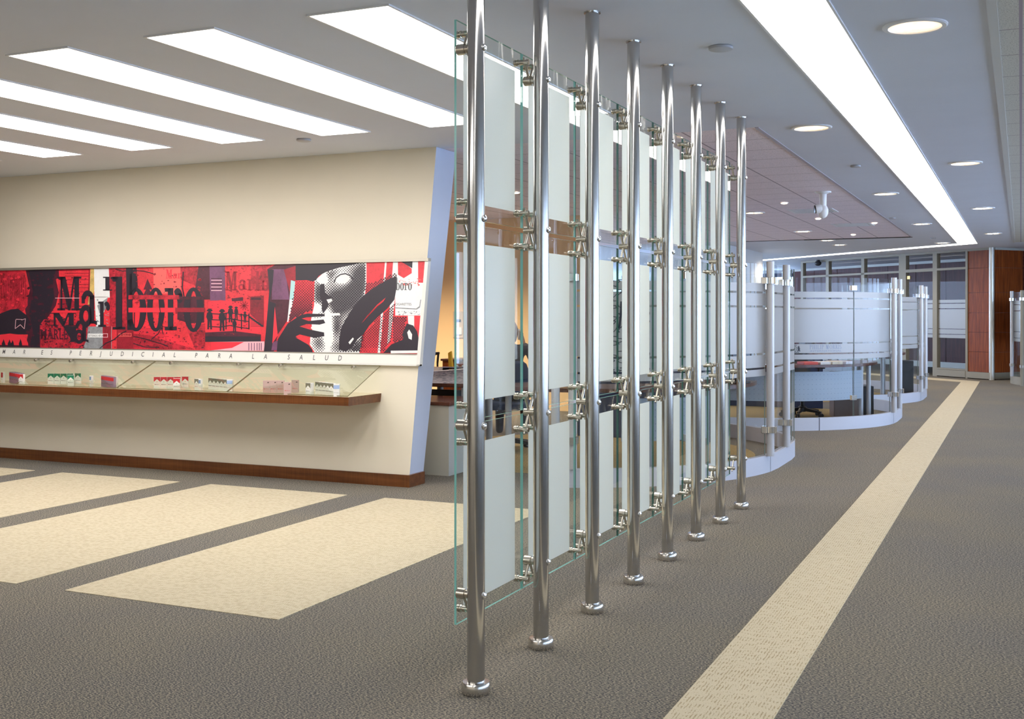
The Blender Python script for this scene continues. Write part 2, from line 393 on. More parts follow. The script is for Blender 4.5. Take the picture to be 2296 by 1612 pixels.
for i, (a, b) in enumerate(SX[:6]):  # unseen extra row, added to brighten the lower wall
    panel('ceiling_light_panel', a, b, -2.9, .14, 'added long white ceiling light panel of an unseen row behind the viewpoint, %s from the corridor' % (['closest', 'second', 'third', 'fourth', 'fifth', 'sixth'][i]), LIT)
r = empty('linear_ceiling_light', (-.97, 14, H), 'long glowing slot light over the corridor, turning left at its far end', 'ceiling light')
pts = [(-1.16, YB + .3), (-.81, YB + .3), (-.80, 24.5), (-.80 - 6.5, 24.5 + 6.5), (-1.16 - 6.35, 24.15 + 6.65), (-1.16, 24.3)]
MB().prism([(x + .97, y - 14) for x, y in pts], -.006, 0, LITS).build('diffuser', r)
t = MB()
for k in range(len(pts)):
    a = Vector(pts[k]); b = Vector(pts[(k + 1) % len(pts)]); d = (b - a).normalized(); n_ = Vector((d.y, -d.x)) * .012
    t.prism([((p.x + .97), (p.y - 14)) for p in (a, b, b + n_, a + n_)], -.009, 0, TRIMW)
t.build('trim', r)
REFL = mat('warm_reflector', (.9, .85, .75), .15, .9)
def downlight_proto():
    r = empty('recessed_downlight', (0, 0, H), 'x', 'downlight', group='round recessed downlights')
    MB().lathe([(.155, 0), (.155, -.006), (.148, -.011), (.128, -.011), (.124, -.004), (.124, 0)], TRIMW, n=32).build('trim_ring', r)
    MB().lathe([(.124, -.002), (.122, -.0045), (.05, -.0055), (0.001, -.0055)], emis('lit_warm_reflector', (1, .68, .36), 1.3), n=32).build('reflector', r)
    m = MB()
    m.rbox(-.085, -.01, -.02, .02, -.0135, -.004, .015, SPOT); m.rbox(.01, .085, -.02, .02, -.0135, -.004, .015, SPOT)
    m.build('lamp', r); return r
proto = downlight_proto()
DL = [(-.48, 5.9, 'largest, right of the slot light near the top'), (-.48, 11.44, 'right of the slot light, second down its row'), (-.47, 16.4, 'right of the slot light, third down its row'), (-.45, 21.6, 'right of the slot light, last of its row'),
      (-1.465, 8.78, 'left of the slot light, closest to the last steel post'), (-1.465, 13.95, 'left of the slot light, beyond the security camera'), (-1.43, 18.85, 'left of the slot light, third down its row'), (-1.43, 24.0, 'left of the slot light, last of its row'),
      (-3.43, 15.8, 'in the tiled field just right of the last steel post'), (-3.43, 19.7, 'in the tiled field behind the security camera'), (-3.41, 22.25, 'near the far tiled edge, upper of a pair'), (-3.4, 23.8, 'near the far tiled edge, lower of a pair'),
      (-3.0, 26.6, 'under the far slot light, its right part'), (-6.9, 29.3, 'under the far slot light, its left end')]
for i, (x, y, nm) in enumerate(DL):
    l = 'round warm recessed downlight, ' + nm
    if i == 0: proto.location = (x, y, H); proto['label'] = l
    else: copy_tree(proto, None, (x, y, H), l)
sp = empty('spotlight', (0, 0, H), 'x', 'spotlight', group='small round spotlights in the tiles')
MB().lathe([(.055, 0), (.055, -.006), (.045, -.008), (.04, 0)], TRIMW, n=20).build('trim_ring', sp)
MB().lathe([(.042, 0), (.038, -.012), (.02, -.018), (.001, -.02)], SPOT, n=20).build('lamp', sp)
for i, (x, y, nm) in enumerate([(-2.77, 14.56, 'nearest, left of the security camera'), (-2.76, 17.15, 'just below the security camera'), (-2.09, 18.33, 'closest to the slot light'), (-2.74, 20.85, 'farthest in the tiled field'), (-5.4, 12.0, 'seen between the nearest and second steel posts'), (-5.6, 25.9, 'beside the pale pillar'), (-6.3, 20.6, 'seen right of the last steel post, far left')]):
    l = 'small round bright spotlight in the ceiling, ' + nm
    if i == 0: sp.location = (x, y, H); sp['label'] = l
    else: copy_tree(sp, None, (x, y, H), l)
GREYD = mat('grey_disc', (.45, .45, .48), .5)
for x, y, r_, nm in [(-1.465, 5.93, .065, 'above the row of steel posts'), (-5.35, 7.65, .06, 'between light panels and the cream wall'), (-1.45, 11.2, .05, 'left of the slot light, nearer one'), (-1.74, 17.5, .05, 'left of the slot light, middle one'), (-1.5, 22.4, .05, 'left of the slot light, farthest one')]:
    o = MB().lathe([(r_ * .9, 0), (r_, -.004), (r_ * .98, -.016), (r_ * .8, -.02), (.001, -.02)], GREYD, (x, y, H)).build('smoke_detector')
    tag(o, 'small round grey ceiling disc, ' + nm, 'smoke detector', 'round ceiling discs')
def lamp(name, loc, energy, col, size, blend=.6, tilt=(0, 0, 0)):
    l = bpy.data.lights.new(name, 'SPOT'); l.energy = energy; l.color = col; l.spot_size = math.radians(size); l.spot_blend = blend; l.shadow_soft_size = .07
    o = bpy.data.objects.new(name, l); COL.objects.link(o); o.location = loc; o.rotation_euler = tilt; return o
for x, y, nm in DL: lamp('downlight_lamp', (x, y, H - .03), 45, (1, .80, .58), 150)
for x in (-6.4, -7.6, -8.8, -10, -11.4): lamp('wall_washer_lamp', (x, 13.0, H - .03), 260, (1, .82, .58), 88, 1.0, (math.radians(28), 0, 0))
for x in (-12.5, -10, -7.5, -5):
    for y in (10.3, 12.2, 18, 21, 26): lamp('office_fill_light', (x, y, H - .03), 60, (1, .84, .68), 150)  # fill lights without fixtures, added to brighten the office
# ceiling vents
for (x, y, nm) in [(-2.62, 15.85, 'nearer the security camera'), (-2.45, 18.6, 'farther away, beside a spotlight')]:
    r = empty('ceiling_vent', (x, y, H), 'slotted ceiling vent in the tiles, ' + nm, 'vent', group='ceiling vents')
    MB().box(-.25, .25, -.25, .25, -.003, 0, DARK).build('backing', r)
    m = MB()
    for k in range(6): m.box(-.24, .24, -.24 + k * .09, -.20 + k * .09, -.012, -.003, TRIMW)
    m.build('slats', r); m = MB(); e = .3
    m.box(-e, e, -e, -.25, -.008, 0, TRIMW).box(-e, e, .25, e, -.008, 0, TRIMW).box(-e, -.25, -.25, .25, -.008, 0, TRIMW).box(.25, e, -.25, .25, -.008, 0, TRIMW); m.build('frame', r)
# security camera
r = empty('security_camera', (-2.11, 13.45, H), 'white dome-necked security camera hanging from the tiled ceiling', 'security camera')
MB().lathe([(.001, -.014), (.09, -.014), (.095, -.006), (.095, 0)], WHITEP).build('mounting_plate', r)
MB().lathe([(.036, -.19), (.04, -.18), (.042, -.03), (.07, -.014)], WHITEP).build('neck', r)
hd = MB().sphere((0, 0, -.23), (.062, .062, .085), WHITEP, 20); hd.lathe([(.045, -.02), (.055, 0), (.055, .05), (.048, .055)], WHITEP, (-.03, -.03, -.2), (-1, -.35, -.15)); hd = hd.build('head', r)
MB().lathe([(.050, .03), (.050, .058), (.04, .064), (.001, .062)], mat('camera_lens_black', (.008, .008, .01), .25, 0, .3), (-.03, -.03, -.2), (-1, -.35, -.15)).build('lens', hd)

# ================================================================= STEEL POSTS + GLASS SCREEN
PXX, PY0, PITCH = -1.855, 3.757, .6235
GX = PXX - .085
ZL = [.365, .998, 1.772, 2.41]
RP = .0333
BOLT_DONE = {}
def bracket(kind, z, parent, ys):
    """kind: arms up / down flags; ys: sides (+1 away, -1 towards camera)"""
    key = (kind, ys); full = len(ys) * len(kind) == 4
    hr = .0155 if full else .021
    b = MB()
    b.lathe([(.001, 0), (hr, -.0), (hr, .05)] if full else [(.001, 0), (hr - .002, 0), (hr, .002), (hr, .034), (hr * .8, .036), (hr * .8, .055)], NICKEL, (GX + .008, 0, 0), (1, 0, 0), 20)
    b.cyl((PXX + RP * -1 - .022, 0, 0), (PXX - RP + .004, 0, 0), .012, NICKEL)
    ax = GX + .030
    for sy in ys:
        for sz in kind:
            b.cyl((ax, 0, 0), (ax, sy * .056, sz * .089), .0058, NICKEL, n=12)
    for v_ in range(len(b.v)): b.v[v_] = (b.v[v_][0] - PXX, b.v[v_][1], b.v[v_][2])
    br = b.build('bracket', parent, (0, 0, z))
    for sy in ys:
        for sz in kind:
            g = MB(); c = Vector((0, sy * .046, sz * .070))
            g.lathe([(.001, -.018), (.013, -.018), (.014, -.016), (.014, -.008), (.011, -.008), (.011, -.0045), (.0145, -.0045), (.0145, .001), (.012, .002), (.011, .005), (.012, .008), (.012, .046), (.0112, .048), (.001, .048)], NICKEL, (GX - PXX, c.y, c.z), (1, 0, 0), 18)
            g.build('glass_clamp', br)
    return br
POSTN = []
for k in range(8):
    y = PY0 + PITCH * k
    nm = ['nearest of the eight', 'second of the eight from the camera', 'third of the eight from the camera', 'fourth of the eight from the camera', 'fifth of the eight from the camera', 'sixth of the eight from the camera', 'seventh of the eight from the camera', 'farthest of the eight'][k]
    p = empty('steel_post', (PXX, y, 0), 'floor-to-ceiling brushed steel post, ' + nm, 'post', group='steel posts of the glass screen')
    MB().cyl((0, 0, .0), (0, 0, H), RP, STEEL, n=40, caps=False).build('tube', p)
    MB().lathe([(.0525, 0), (.0545, .003), (.0545, .036), (.050, .043), (RP, .044)], mat('bright_turned_steel', (.68, .66, .63), .2, 1), n=32).build('base_collar', p)
    MB().lathe([(RP, -.006), (.040, -.006), (.041, 0)], STEEL, (0, 0, H), n=32).build('top_collar', p)
    ys = (1,) if k == 0 else ((-1,) if k == 7 else (-1, 1))
    for i, z in enumerate(ZL):
        kind = (1,) if i == 0 else ((-1,) if i == 3 else (1, -1))
        kind = (-1,) if i == 0 else ((1,) if i == 3 else (1, -1))
        br = bracket(kind, z, p, ys)
        MB().lathe([(.011, -.003), (.0135, .0), (.014, .003), (.012, .007), (.007, .0095), (.001, .0105)], CHROME, (RP, 0, 0), (1, 0, 0), 18).build('bolt_cap', br)
ZR = [(.245, .990), (1.006, 1.762), (1.782, 2.525)]
ZF = [(.305, .915), (1.077, 1.690), (1.845, 2.437)]
RN = ['bottom', 'middle', 'top']
# clamp heights: bottom row is held from arms reaching down, top row from arms reaching up
PAIRN = ['nearest and second', 'second and third', 'third and fourth', 'fourth and fifth', 'fifth and sixth', 'sixth and seventh', 'seventh and last']
T_ = .009
for k in range(7):
    y0 = PY0 + PITCH * k + (-.003 if k == 0 else -.008); y1 = PY0 + PITCH * (k + 1) - .016
    if k == 6: y1 += .012
    for r_ in range(3):
        z0, z1 = ZR[r_]
        g = MB(); L = y1 - y0; hh = z1 - z0
        vs = [(x, y, z) for x in (-T_ / 2, T_ / 2) for y in (0, L) for z in (0, hh)]
        g.faces(vs, [(0, 1, 3, 2), (4, 6, 7, 5)], GLASS); g.faces(vs, [(0, 4, 5, 1), (2, 3, 7, 6)], EDGE if k < 2 else EDGED); g.faces(vs, [(1, 5, 7, 3), (0, 2, 6, 4)], EDGE)
        o = g.build('glass_pane', None, (GX, y0, z0))
        tag(o, 'clear glass pane with frosted centre, %s row, between the %s steel posts' % (RN[r_], PAIRN[k]), 'glass pane', 'panes of the glass screen')
        f0, f1 = ZF[r_]
        MB().box(T_ / 2 + .0003, T_ / 2 + .0012, .056, L - .078, f0 - z0, f1 - z0, FROST).build('frosted_film', o)

# ================================================================= DISPLAY SHELF
r = empty('display_shelf', (-5.0, 8.1, .75), 'long walnut-edged display shelf under the red mural', 'shelf')
def rel(p, o_): return (p[0] - o_[0], p[1] - o_[1], p[2] - o_[2])
O = (-5.0, 8.1, .75)
YS0, YS1 = 7.62, 8.12
mb = MB(); n_ = 2
SHF = mat('shelf_top_laminate', (.62, .52, .36), .25, spec=.6)
poly = [(-12, YS0), (-4.90, YS0), (-4.90, 8.126), (-12, 8.126)]
vs = [(x, y, .75) for x, y in poly]; mb.face([rel(v, O) for v in vs], SHF)
vb = [(x, min(y, 8.112), .68) for x, y in poly]; mb.face([rel(v, O) for v in vb[::-1]], WOODX)
for i in range(4):
    j = (i + 1) % 4; mb.face([rel(v, O) for v in (vb[i], vb[j], vs[j], vs[i])], WOODX)
mb.build('shelf_board', r)
JX = [-12.2, -11.0, -9.78, -8.58, -7.34, -6.12, -4.91]
SO = [(-8.95, 8.585), (-8.40, 0), (-7.66, 0), (-7.15, 0), (-6.42, 0), (-5.9, 0), (-5.16, 0)]
ztop, ytop = .974, 8.132
gdir = Vector((0, ytop - (YS0 + .012), ztop - .753)); gl = gdir.length; gn = Vector((0, -gdir.z, gdir.y)).normalized()
for i in range(len(JX) - 1):
    a, b = JX[i] + .004, JX[i + 1] - .004
    if b < -11.5: continue
    g = MB(); p0 = Vector((0, YS0 + .012, .753)); p1 = p0 + gdir; t8 = gn * .008
    vs = [Vector((a, 0, 0)) + p0, Vector((b, 0, 0)) + p0, Vector((b, 0, 0)) + p1, Vector((a, 0, 0)) + p1]
    vt = [v + t8 for v in vs]; GO = Vector(((a + b) / 2, YS0 + .012, .753)); vs = [v - GO for v in vs]; vt = [v - GO for v in vt]
    SG = MATS.get('shelf_glass') or trans_mix('shelf_glass', (.93, .95, .92))
    EB = mat('bronze_glass_edge', (.22, .19, .10), .3)
    g.faces(vs + vt, [(3, 2, 1, 0), (4, 5, 6, 7)], SG); g.faces(vs + vt, [(0, 1, 5, 4), (1, 2, 6, 5), (2, 3, 7, 6), (3, 0, 4, 7)], EB)
    o = g.build('sloping_glass_cover', None, GO)
    tag(o, 'sloping glass cover over the display shelf, %s' % ['far off left', 'at the left frame edge', 'leftmost full span before the green packs', 'over the green packs', 'over the red packs', 'rightmost, over the pinkish packs'][i], 'glass cover', 'glass covers of the shelf')
    for x in (a + .20, b - .25):
        c = Vector((x, 8.105, .962)) - GO; s_ = MB()
        s_.lathe([(.001, -.004), (.014, -.003), (.016, 0), (.016, .016), (.010, .018), (.009, .05)], NICKEL, c + gn * .004 - Vector((0, .010, .004)), (0, 1, .12), 16)
        s_.build('standoff', o)

# cigarette packs
CARD = mat('white_card', (.86, .85, .82), .5); INK = mat('dark_ink', (.10, .06, .05), .5)
TV, TF = text_mesh('Marlboro', .012)
def pack(wd, hh, dp, top, body, style, nm):
    wd, hh, dp = wd * 1.1, hh * 1.15, dp * 1.1
    m = MB(); m.rbox(-wd / 2, wd / 2, -dp / 2, dp / 2, 0, hh, .0015, body, n=1); o = m.build(nm)
    f = MB(); y = -dp / 2 - .0004; z0 = hh * .56
    if style == 'chev': f.face([(-wd * .49, y, z0), (0, y, hh * .80), (wd * .49, y, z0), (wd * .49, y, hh * .99), (-wd * .49, y, hh * .99)], top)
    elif style == 'top': f.face([(-wd * .49, y, hh * .5), (wd * .49, y, hh * .5), (wd * .49, y, hh * .99), (-wd * .49, y, hh * .99)], top)
    elif style == 'badge': f.face([(wd * .1, y, hh * .80), (wd * .36, y, hh * .80), (wd * .36, y, hh * .88), (wd * .18, y, hh * .88)], INK)
    elif style == 'bars': f.face([(-wd * .49, y, hh * .62), (wd * .49, y, hh * .62), (wd * .49, y, hh * .92), (-wd * .49, y, hh * .92)], top)
    f.build('lid_print', o)
    s_ = min(1.0, wd * .9 / .056); t = MB(); t.faces([(v.x * s_, y - .0002, hh * .3 + v.y * s_) for v in TV], TF, INK if style != 'badge' else mat('red_ink', (.6, .05, .06), .5)); t.build('lettering', o)
    if style == 'chev': MB().faces([(0, y - .0002, hh * .60), (.005, y - .0002, hh * .56), (0, y - .0002, hh * .52), (-.005, y - .0002, hh * .56)], [(0, 3, 2, 1)], mat('gold_ink', (.45, .3, .08), .4)).build('crest', o)
    return o
GR = mat('green_card', (.01, .20, .10), .45); RD = mat('red_card', (.60, .02, .03), .45); GD = mat('dark_olive_card', (.19, .18, .13), .45)
PK = mat('pinkish_grey_card', (.60, .42, .40), .45); MV = mat('mauve_card', (.28, .19, .26), .45); BL = mat('pale_blue_card', (.42, .55, .85), .45); BLK = mat('blue_stripe_card', (.16, .25, .42), .45)
P_ = {'green': ((.054, .088, .022), GR, CARD, 'chev'), 'red': ((.054, .088, .022), RD, CARD, 'chev'), 'slimg': ((.052, .088, .022), GD, CARD, 'chev'), 'pink': ((.054, .092, .022), PK, PK, 'badge'),
      'mauve': ((.054, .09, .022), RD, MV, 'bars'), 'blue': ((.024, .088, .05), BL, CARD, 'bars'), 'single': ((.024, .088, .022), BLK, CARD, 'bars'), 'singler': ((.030, .088, .022), RD, CARD, 'top')}
PROTO = {}
def put(kind, px, py, label, group, rz=-.18, dx=0, dy=0):
    g = onz(px, py, .75)
    if kind not in PROTO:
        a, b, c, d = P_[kind]; o = pack(*a, b, c, d, 'cigarette_pack'); PROTO[kind] = o
    else: o = copy_tree(PROTO[kind])
    o.location = (g.x + dx, min(g.y + dy, 8.04), .7502); o.rotation_euler = (0, 0, rz); tag(o, label, 'cigarette pack', group)
NTH = ['first', 'second', 'third', 'fourth', 'fifth']
put('singler', 7, 858, 'single red and white cigarette pack at the far left of the shelf', 'single cigarette packs')
for i in range(5): put('mauve', 46 - i * 4.4, 861 - i * .9, '%s mauve cigarette pack from the right, behind the left glass joint' % NTH[i], 'mauve packs at the left end', .3)
put('red', 49, 863, 'red and white cigarette pack before the mauve row at the left end', 'mauve packs at the left end', .0)
for i in range(4): put('green', 115 + i * 14.4, 861, '%s green and white cigarette pack from the left in the green row' % NTH[i], 'green cigarette packs', .42)
put('green', 165, 865, 'green and white cigarette pack standing in front of the green row', 'green cigarette packs', .5, 0, -.03)
put('green', 180, 860, 'green and white cigarette pack at the right end of the green row', 'green cigarette packs', .42)
put('single', 205, 867, 'single thin blue-banded cigarette pack right of the green packs', 'single cigarette packs', -.2)
for i in range(5): put('mauve', 233 + i * 5.2, 867 + i * .9, '%s mauve and red cigarette pack from the left in the block before the second joint' % NTH[i], 'mauve packs in the middle', -.3)
put('blue', 259, 870, 'pale striped cigarette pack ending the middle mauve block', 'mauve packs in the middle', .35)
for i in range(4): put('red', 353 + i * 15.2, 870, '%s red and white cigarette pack from the left in the red row' % NTH[i], 'red cigarette packs', .42)
put('red', 402, 874, 'red and white cigarette pack standing in front of the red row', 'red cigarette packs', .5, 0, -.03)
put('red', 416, 869, 'red and white cigarette pack at the right end of the red row', 'red cigarette packs', .42)
put('slimg', 443, 875, 'dark-topped slim pack of the pair right of the red row', 'single cigarette packs', -.2)
put('single', 450, 876, 'blue-banded slim pack of the pair right of the red row', 'single cigarette packs', -.2)
for i in range(5): put('slimg', 474 + i * 8.4, 873 + i * .9, '%s slim olive-topped cigarette pack from the left, before the third joint' % NTH[i], 'slim packs before the third joint', -.28)
for i in range(2): put('blue', 513 + i * 6, 877, 'slim pale blue cigarette pack, %s, ending the row at the third joint' % ['left one', 'right one'][i], 'slim packs before the third joint', .5)
for i in range(3): put('pink', 598 + i * 15.8, 881, '%s pinkish grey cigarette pack from the left in the pink row' % NTH[i], 'pinkish cigarette packs', .42)
put('pink', 648, 885, 'pinkish grey cigarette pack standing in front of the pink row', 'pinkish cigarette packs', .5, 0, -.02)
put('pink', 662, 880, 'pinkish grey cigarette pack at the right end of the pink row', 'pinkish cigarette packs', .42)
put('slimg', 693, 886, 'green-topped slim pack of the pair left of the last row', 'single cigarette packs', -.2)
put('single', 699, 886, 'teal-banded slim pack of the pair left of the last row', 'single cigarette packs', -.2)
for i in range(5): put('slimg', 714 + i * 7.8, 883 + i * 1.0, '%s slim olive-topped cigarette pack from the left, in the rightmost row' % NTH[i], 'slim packs in the rightmost row', -.28)
for i in range(2): put('blue', 752 + i * 6, 889, 'slim bright blue cigarette pack, %s, ending the rightmost row' % ['left one', 'right one'][i], 'slim packs in the rightmost row', .5)

# ================================================================= MURAL (flat printed panel on the leaning wall)
MUR = empty('wall_mural', (-8, 8.0 + LEAN * 1.45, 1.45), 'long red, black and white printed mural set in the cream wall above the shelf', 'mural')
MO = MUR.location.copy()
def prt(col, a=.75, sc=4):
    dk = tuple(c * a for c in col)
    def f(nt, p):
        n = noise(nt, coords(nt), sc, 6, .75); n2 = noise(nt, coords(nt), 38, 3, .7)
        c = ramp(nt, n, [(.38, dk), (.56, col)]); c = mixc(nt, .35, c, ramp(nt, n2, [(.36, dk), (.5, col)]))
        nt.links.new(c, p.inputs['Base Color'])
    return f
MR = {'red': mat('print_red', rough=.4, build=prt((.84, .035, .055), .62)), 'deep': mat('print_deep_red', rough=.4, build=prt((.36, .012, .03), .5)),
      'mott': mat('print_mottled_red', rough=.4, build=prt((.62, .02, .045), .18, 9)), 'maroon': mat('print_maroon', rough=.4, build=prt((.085, .012, .03), .5)),
      'blk': mat('print_black', (.022, .014, .026), .4), 'lred': mat('print_light_red', (.90, .13, .12), .4), 'wht': mat('print_white', rough=.4, build=prt((.84, .84, .86), .93)),
      'gry': mat('print_grey', rough=.4, build=prt((.30, .31, .34), .6, 14)), 'purp': mat('print_purple', rough=.4, build=prt((.20, .07, .16), .6)), 'yel': mat('print_yellow', rough=.4, build=prt((.72, .50, .16), .6, 14)),
      'cyan': mat('print_pale_cyan', (.42, .68, .70), .4), 'pink': mat('print_pink', (.80, .45, .52), .4), 'ink': mat('print_text_grey', (.10, .10, .11), .4), 'crim': mat('print_crimson', (.84, .03, .055), .4)}
PZ0, PZ1, SZ0, SZ1 = 1.085, 1.862, .998, 1.078
XM0, XM1 = -11.8, -4.568
def onp(x, z, lay): return Vector((x, 7.972 + LEAN * z - .0011 * lay, z)) - MO
ART = [MB() for _ in range(1)]
def Q(ox, s=4.478):      # crop coordinates -> x and height on the panel
    def f(px, py, lay):
        p = onwall(ox + px / s, 560 + py / s)
        z = min(max(p.z, PZ0), PZ1); x = min(p.x, XM1)
        return onp(x, z, lay)
    return f
A, B = Q(0), Q(480)
art = MB()
def P(q_, m, pts, lay=1): art.face([q_(x, y, lay) for x, y in pts], MR[m])
def R(q_, m, x0, y0, x1, y1, lay=1): P(q_, m, [(x0, y0), (x0, y1), (x1, y1), (x1, y0)], lay)
def blob(q_, m, cx, cy, rx, ry, lay=1, n=28, jag=.05, a0=0, a1=360):
    P(q_, m, [(cx + rx * (1 + random.uniform(-jag, jag)) * math.cos(math.radians(a0 + (a1 - a0) * i / n)), cy - ry * (1 + random.uniform(-jag, jag)) * math.sin(math.radians(a0 + (a1 - a0) * i / n))) for i in range(n)], lay)
art.face([onp(XM0, PZ0, 0), onp(XM1, PZ0, 0), onp(XM1, PZ1, 0), onp(XM0, PZ1, 0)], MR['red'])
# --- left third
P(A, 'maroon', [(270, 100), (300, 400), (250, 600), (290, 800), (250, 1000), (430, 1000), (400, 800), (560, 560), (590, 430), (560, 300), (620, 240), (650, 100)], .4)
P(A, 'blk', [(300, 100), (330, 420), (290, 640), (330, 820), (290, 1000), (395, 1000), (395, 760), (500, 620), (545, 480), (530, 330), (560, 200), (560, 100)], .8)
P(A, 'mott', [(-900, 100), (-900, 660), (0, 645), (120, 610), (230, 620), (275, 560), (280, 430), (255, 320), (250, 240), (200, 100)], .5)
P(A, 'blk', [(-900, 690), (-300, 620), (0, 640), (110, 598), (180, 590), (270, 660), (320, 760), (290, 850), (180, 850), (100, 840), (0, 852), (-400, 900), (-900, 900)], 1.2)
P(A, 'crim', [(-900, 1000), (-900, 930), (0, 852), (120, 850), (210, 862), (262, 890), (282, 940), (280, 1000)], 1.3)
for x, w_, h_ in ((35, 18, 70), (95, 18, 62), (125, 14, 50), (205, 16, 75)): P(A, 'blk', [(x - w_, 1000), (x - w_, 940), (x - 6, 940 - h_ * .35), (x, 930 - h_ * .5), (x + 8, 940 - h_ * .35), (x + w_, 945), (x + w_, 1000)], 1.5)
P(A, 'maroon', [(-900, 1000), (-900, 970), (40, 955), (280, 960), (280, 1000)], 1.45)
for a_, b_ in (((158, 702), (152, 792)), ((152, 792), (204, 752)), ((204, 752), (244, 794)), ((244, 794), (256, 692)), ((256, 692), (216, 706)), ((160, 698), (222, 700))):
    dx, dy = b_[0] - a_[0], b_[1] - a_[1]; l = math.hypot(dx, dy); nx, ny = -dy / l * 2.6, dx / l * 2.6
    P(A, 'pink', [(a_[0] - nx, a_[1] - ny), (b_[0] - nx, b_[1] - ny), (b_[0] + nx, b_[1] + ny), (a_[0] + nx, a_[1] + ny)], 1.8)
R(A, 'mott', 400, 700, 880, 1000, .6)
P(A, 'deep', [(590, 200), (900, 190), (905, 560), (590, 600)], .5)
P(A, 'red', [(590, 215), (700, 210), (890, 205), (880, 560), (800, 560), (720, 500), (600, 400)], .7)
for y in (232, 262, 298, 345, 378, 420): R(A, 'deep', 650, y, 895, y + 6, .9)
R(A, 'wht', 948, 100, 1102, 480, .9); P(A, 'wht', [(948, 470), (1085, 470), (1040, 640), (1030, 775), (965, 775)], .9)
P(A, 'gry', [(975, 560), (1080, 480), (1060, 600), (1000, 640)], 1)
P(A, 'yel', [(918, 100), (955, 100), (946, 400), (925, 545), (880, 552), (900, 420)], 1)
P(A, 'gry', [(885, 770), (1120, 770), (1120, 1000), (830, 1000), (870, 900)], 1); R(A, 'deep', 1030, 770, 1115, 1000, 1.1); R(A, 'deep', 1170, 770, 1340, 1000, 1.1)
R(A, 'mott', 1100, 180, 1290, 770, .3); P(A, 'blk', [(1290, 100), (1380, 100), (1385, 400), (1300, 400)], .9)
R(A, 'lred', 1545, 100, 1818, 440, .6); P(A, 'mott', [(1818, 100), (2000, 100), (2000, 380), (1818, 300)], .6)
P(A, 'maroon', [(2000, 100), (2110, 100), (2110, 500), (1990, 500), (1960, 380)], .8)
P(A, 'maroon', [(1780, 480), (2050, 480), (2050, 730), (1900, 740), (1780, 700)], .7)
P(A, 'mott', [(1340, 850), (1640, 840), (1950, 1000), (1340, 1000)], .5); P(A, 'crim', [(1350, 640), (1640, 800), (1900, 980), (1960, 1000), (1500, 860), (1350, 840)], .6)
P(A, 'mott', [(1860, 760), (2060, 740), (2060, 1000), (1960, 1000)], .6)
# fir tree and branches
P(A, 'maroon', [(1480, 290), (1530, 400), (1500, 400), (1540, 470), (1490, 470), (1490, 520), (1470, 520), (1470, 470), (1430, 470), (1465, 400), (1440, 400)], .9)
def stroke(q_, m, pts, w_, lay):
    for a_, b_ in zip(pts, pts[1:]):
        dx, dy = b_[0] - a_[0], b_[1] - a_[1]; l = math.hypot(dx, dy) or 1; nx, ny = -dy / l * w_, dx / l * w_
        P(q_, m, [(a_[0] - nx, a_[1] - ny), (b_[0] - nx, b_[1] - ny), (b_[0] + nx, b_[1] + ny), (a_[0] + nx, a_[1] + ny)], lay)
stroke(A, 'blk', [(1160, 195), (1230, 215), (1320, 205), (1450, 215), (1540, 240)], 4, 3)
stroke(A, 'blk', [(1340, 868), (1440, 890), (1560, 925), (1640, 950), (1690, 970)], 4, 3); stroke(A, 'blk', [(1000, 995), (1060, 940), (1140, 905), (1220, 840), (1270, 815)], 5, 3)
stroke(A, 'blk', [(1520, 900), (1590, 840), (1620, 780), (1640, 850)], 4, 3); stroke(A, 'blk', [(1340, 940), (1450, 975), (1600, 980)], 4, 3); stroke(A, 'blk', [(1350, 630), (1350, 790)], 4, 3)
stroke(A, 'blk', [(1840, 220), (1830, 380), (1850, 480)], 6, 3); stroke(A, 'blk', [(1600, 560), (1625, 700), (1630, 800)], 4, 3)
# condensed slab-serif lettering, drawn glyph by glyph
def ell(cx, cy, rx, ry, a0, a1, n=14): return [(cx + rx * math.cos(math.radians(a0 + (a1 - a0) * i / n)), cy + ry * math.sin(math.radians(a0 + (a1 - a0) * i / n))) for i in range(n + 1)]
def ringg(cx, cy, rx, ry, tx, ty, a0=0, a1=360):
    return ell(cx, cy, rx, ry, a0, a1, 24) + ell(cx, cy, rx - tx, ry - ty, a1, a0, 24)
def quad(x0, y0, x1, y1): return [(x0, y0), (x1, y0), (x1, y1), (x0, y1)]
GL = {
 'M': (.62, [quad(.08, 0, .13, 1), quad(.44, 0, .56, 1), quad(0, 0, .2, .06), quad(.36, 0, .62, .06), quad(0, .94, .2, 1), quad(.42, .94, .62, 1), [(.06, 1), (.21, 1), (.36, .2), (.28, 0)], [(.28, 0), (.34, 0), (.46, 1), (.42, 1)]]),
 'a': (.44, [quad(.26, .05, .37, .5), ringg(.17, .17, .16, .18, .10, .09), ell(.22, .44, .15, .14, 0, 180) + ell(.22, .44, .05, .05, 180, 0), quad(.07, .37, .15, .46), [(.26, .08), (.37, .05), (.44, .02), (.44, .09), (.38, .1)]]),
 'r': (.36, [quad(.06, 0, .17, .58), quad(0, 0, .24, .05), quad(0, .53, .12, .58), ell(.26, .44, .1, .14, 10, 140) + ell(.26, .44, .05, .04, 140, 10), ell(.3, .44, .06, .07, 0, 360)]),
 'l': (.26, [quad(.06, 0, .18, 1.02), quad(0, 0, .24, .05), quad(0, .97, .1, 1.02)]),
 'b': (.42, [quad(.05, 0, .16, 1.0), quad(0, .95, .08, 1), ringg(.22, .28, .2, .30, .125, .05, -150, 150)]),
 'o': (.44, [ringg(.21, .28, .2, .30, .13, .05)])}
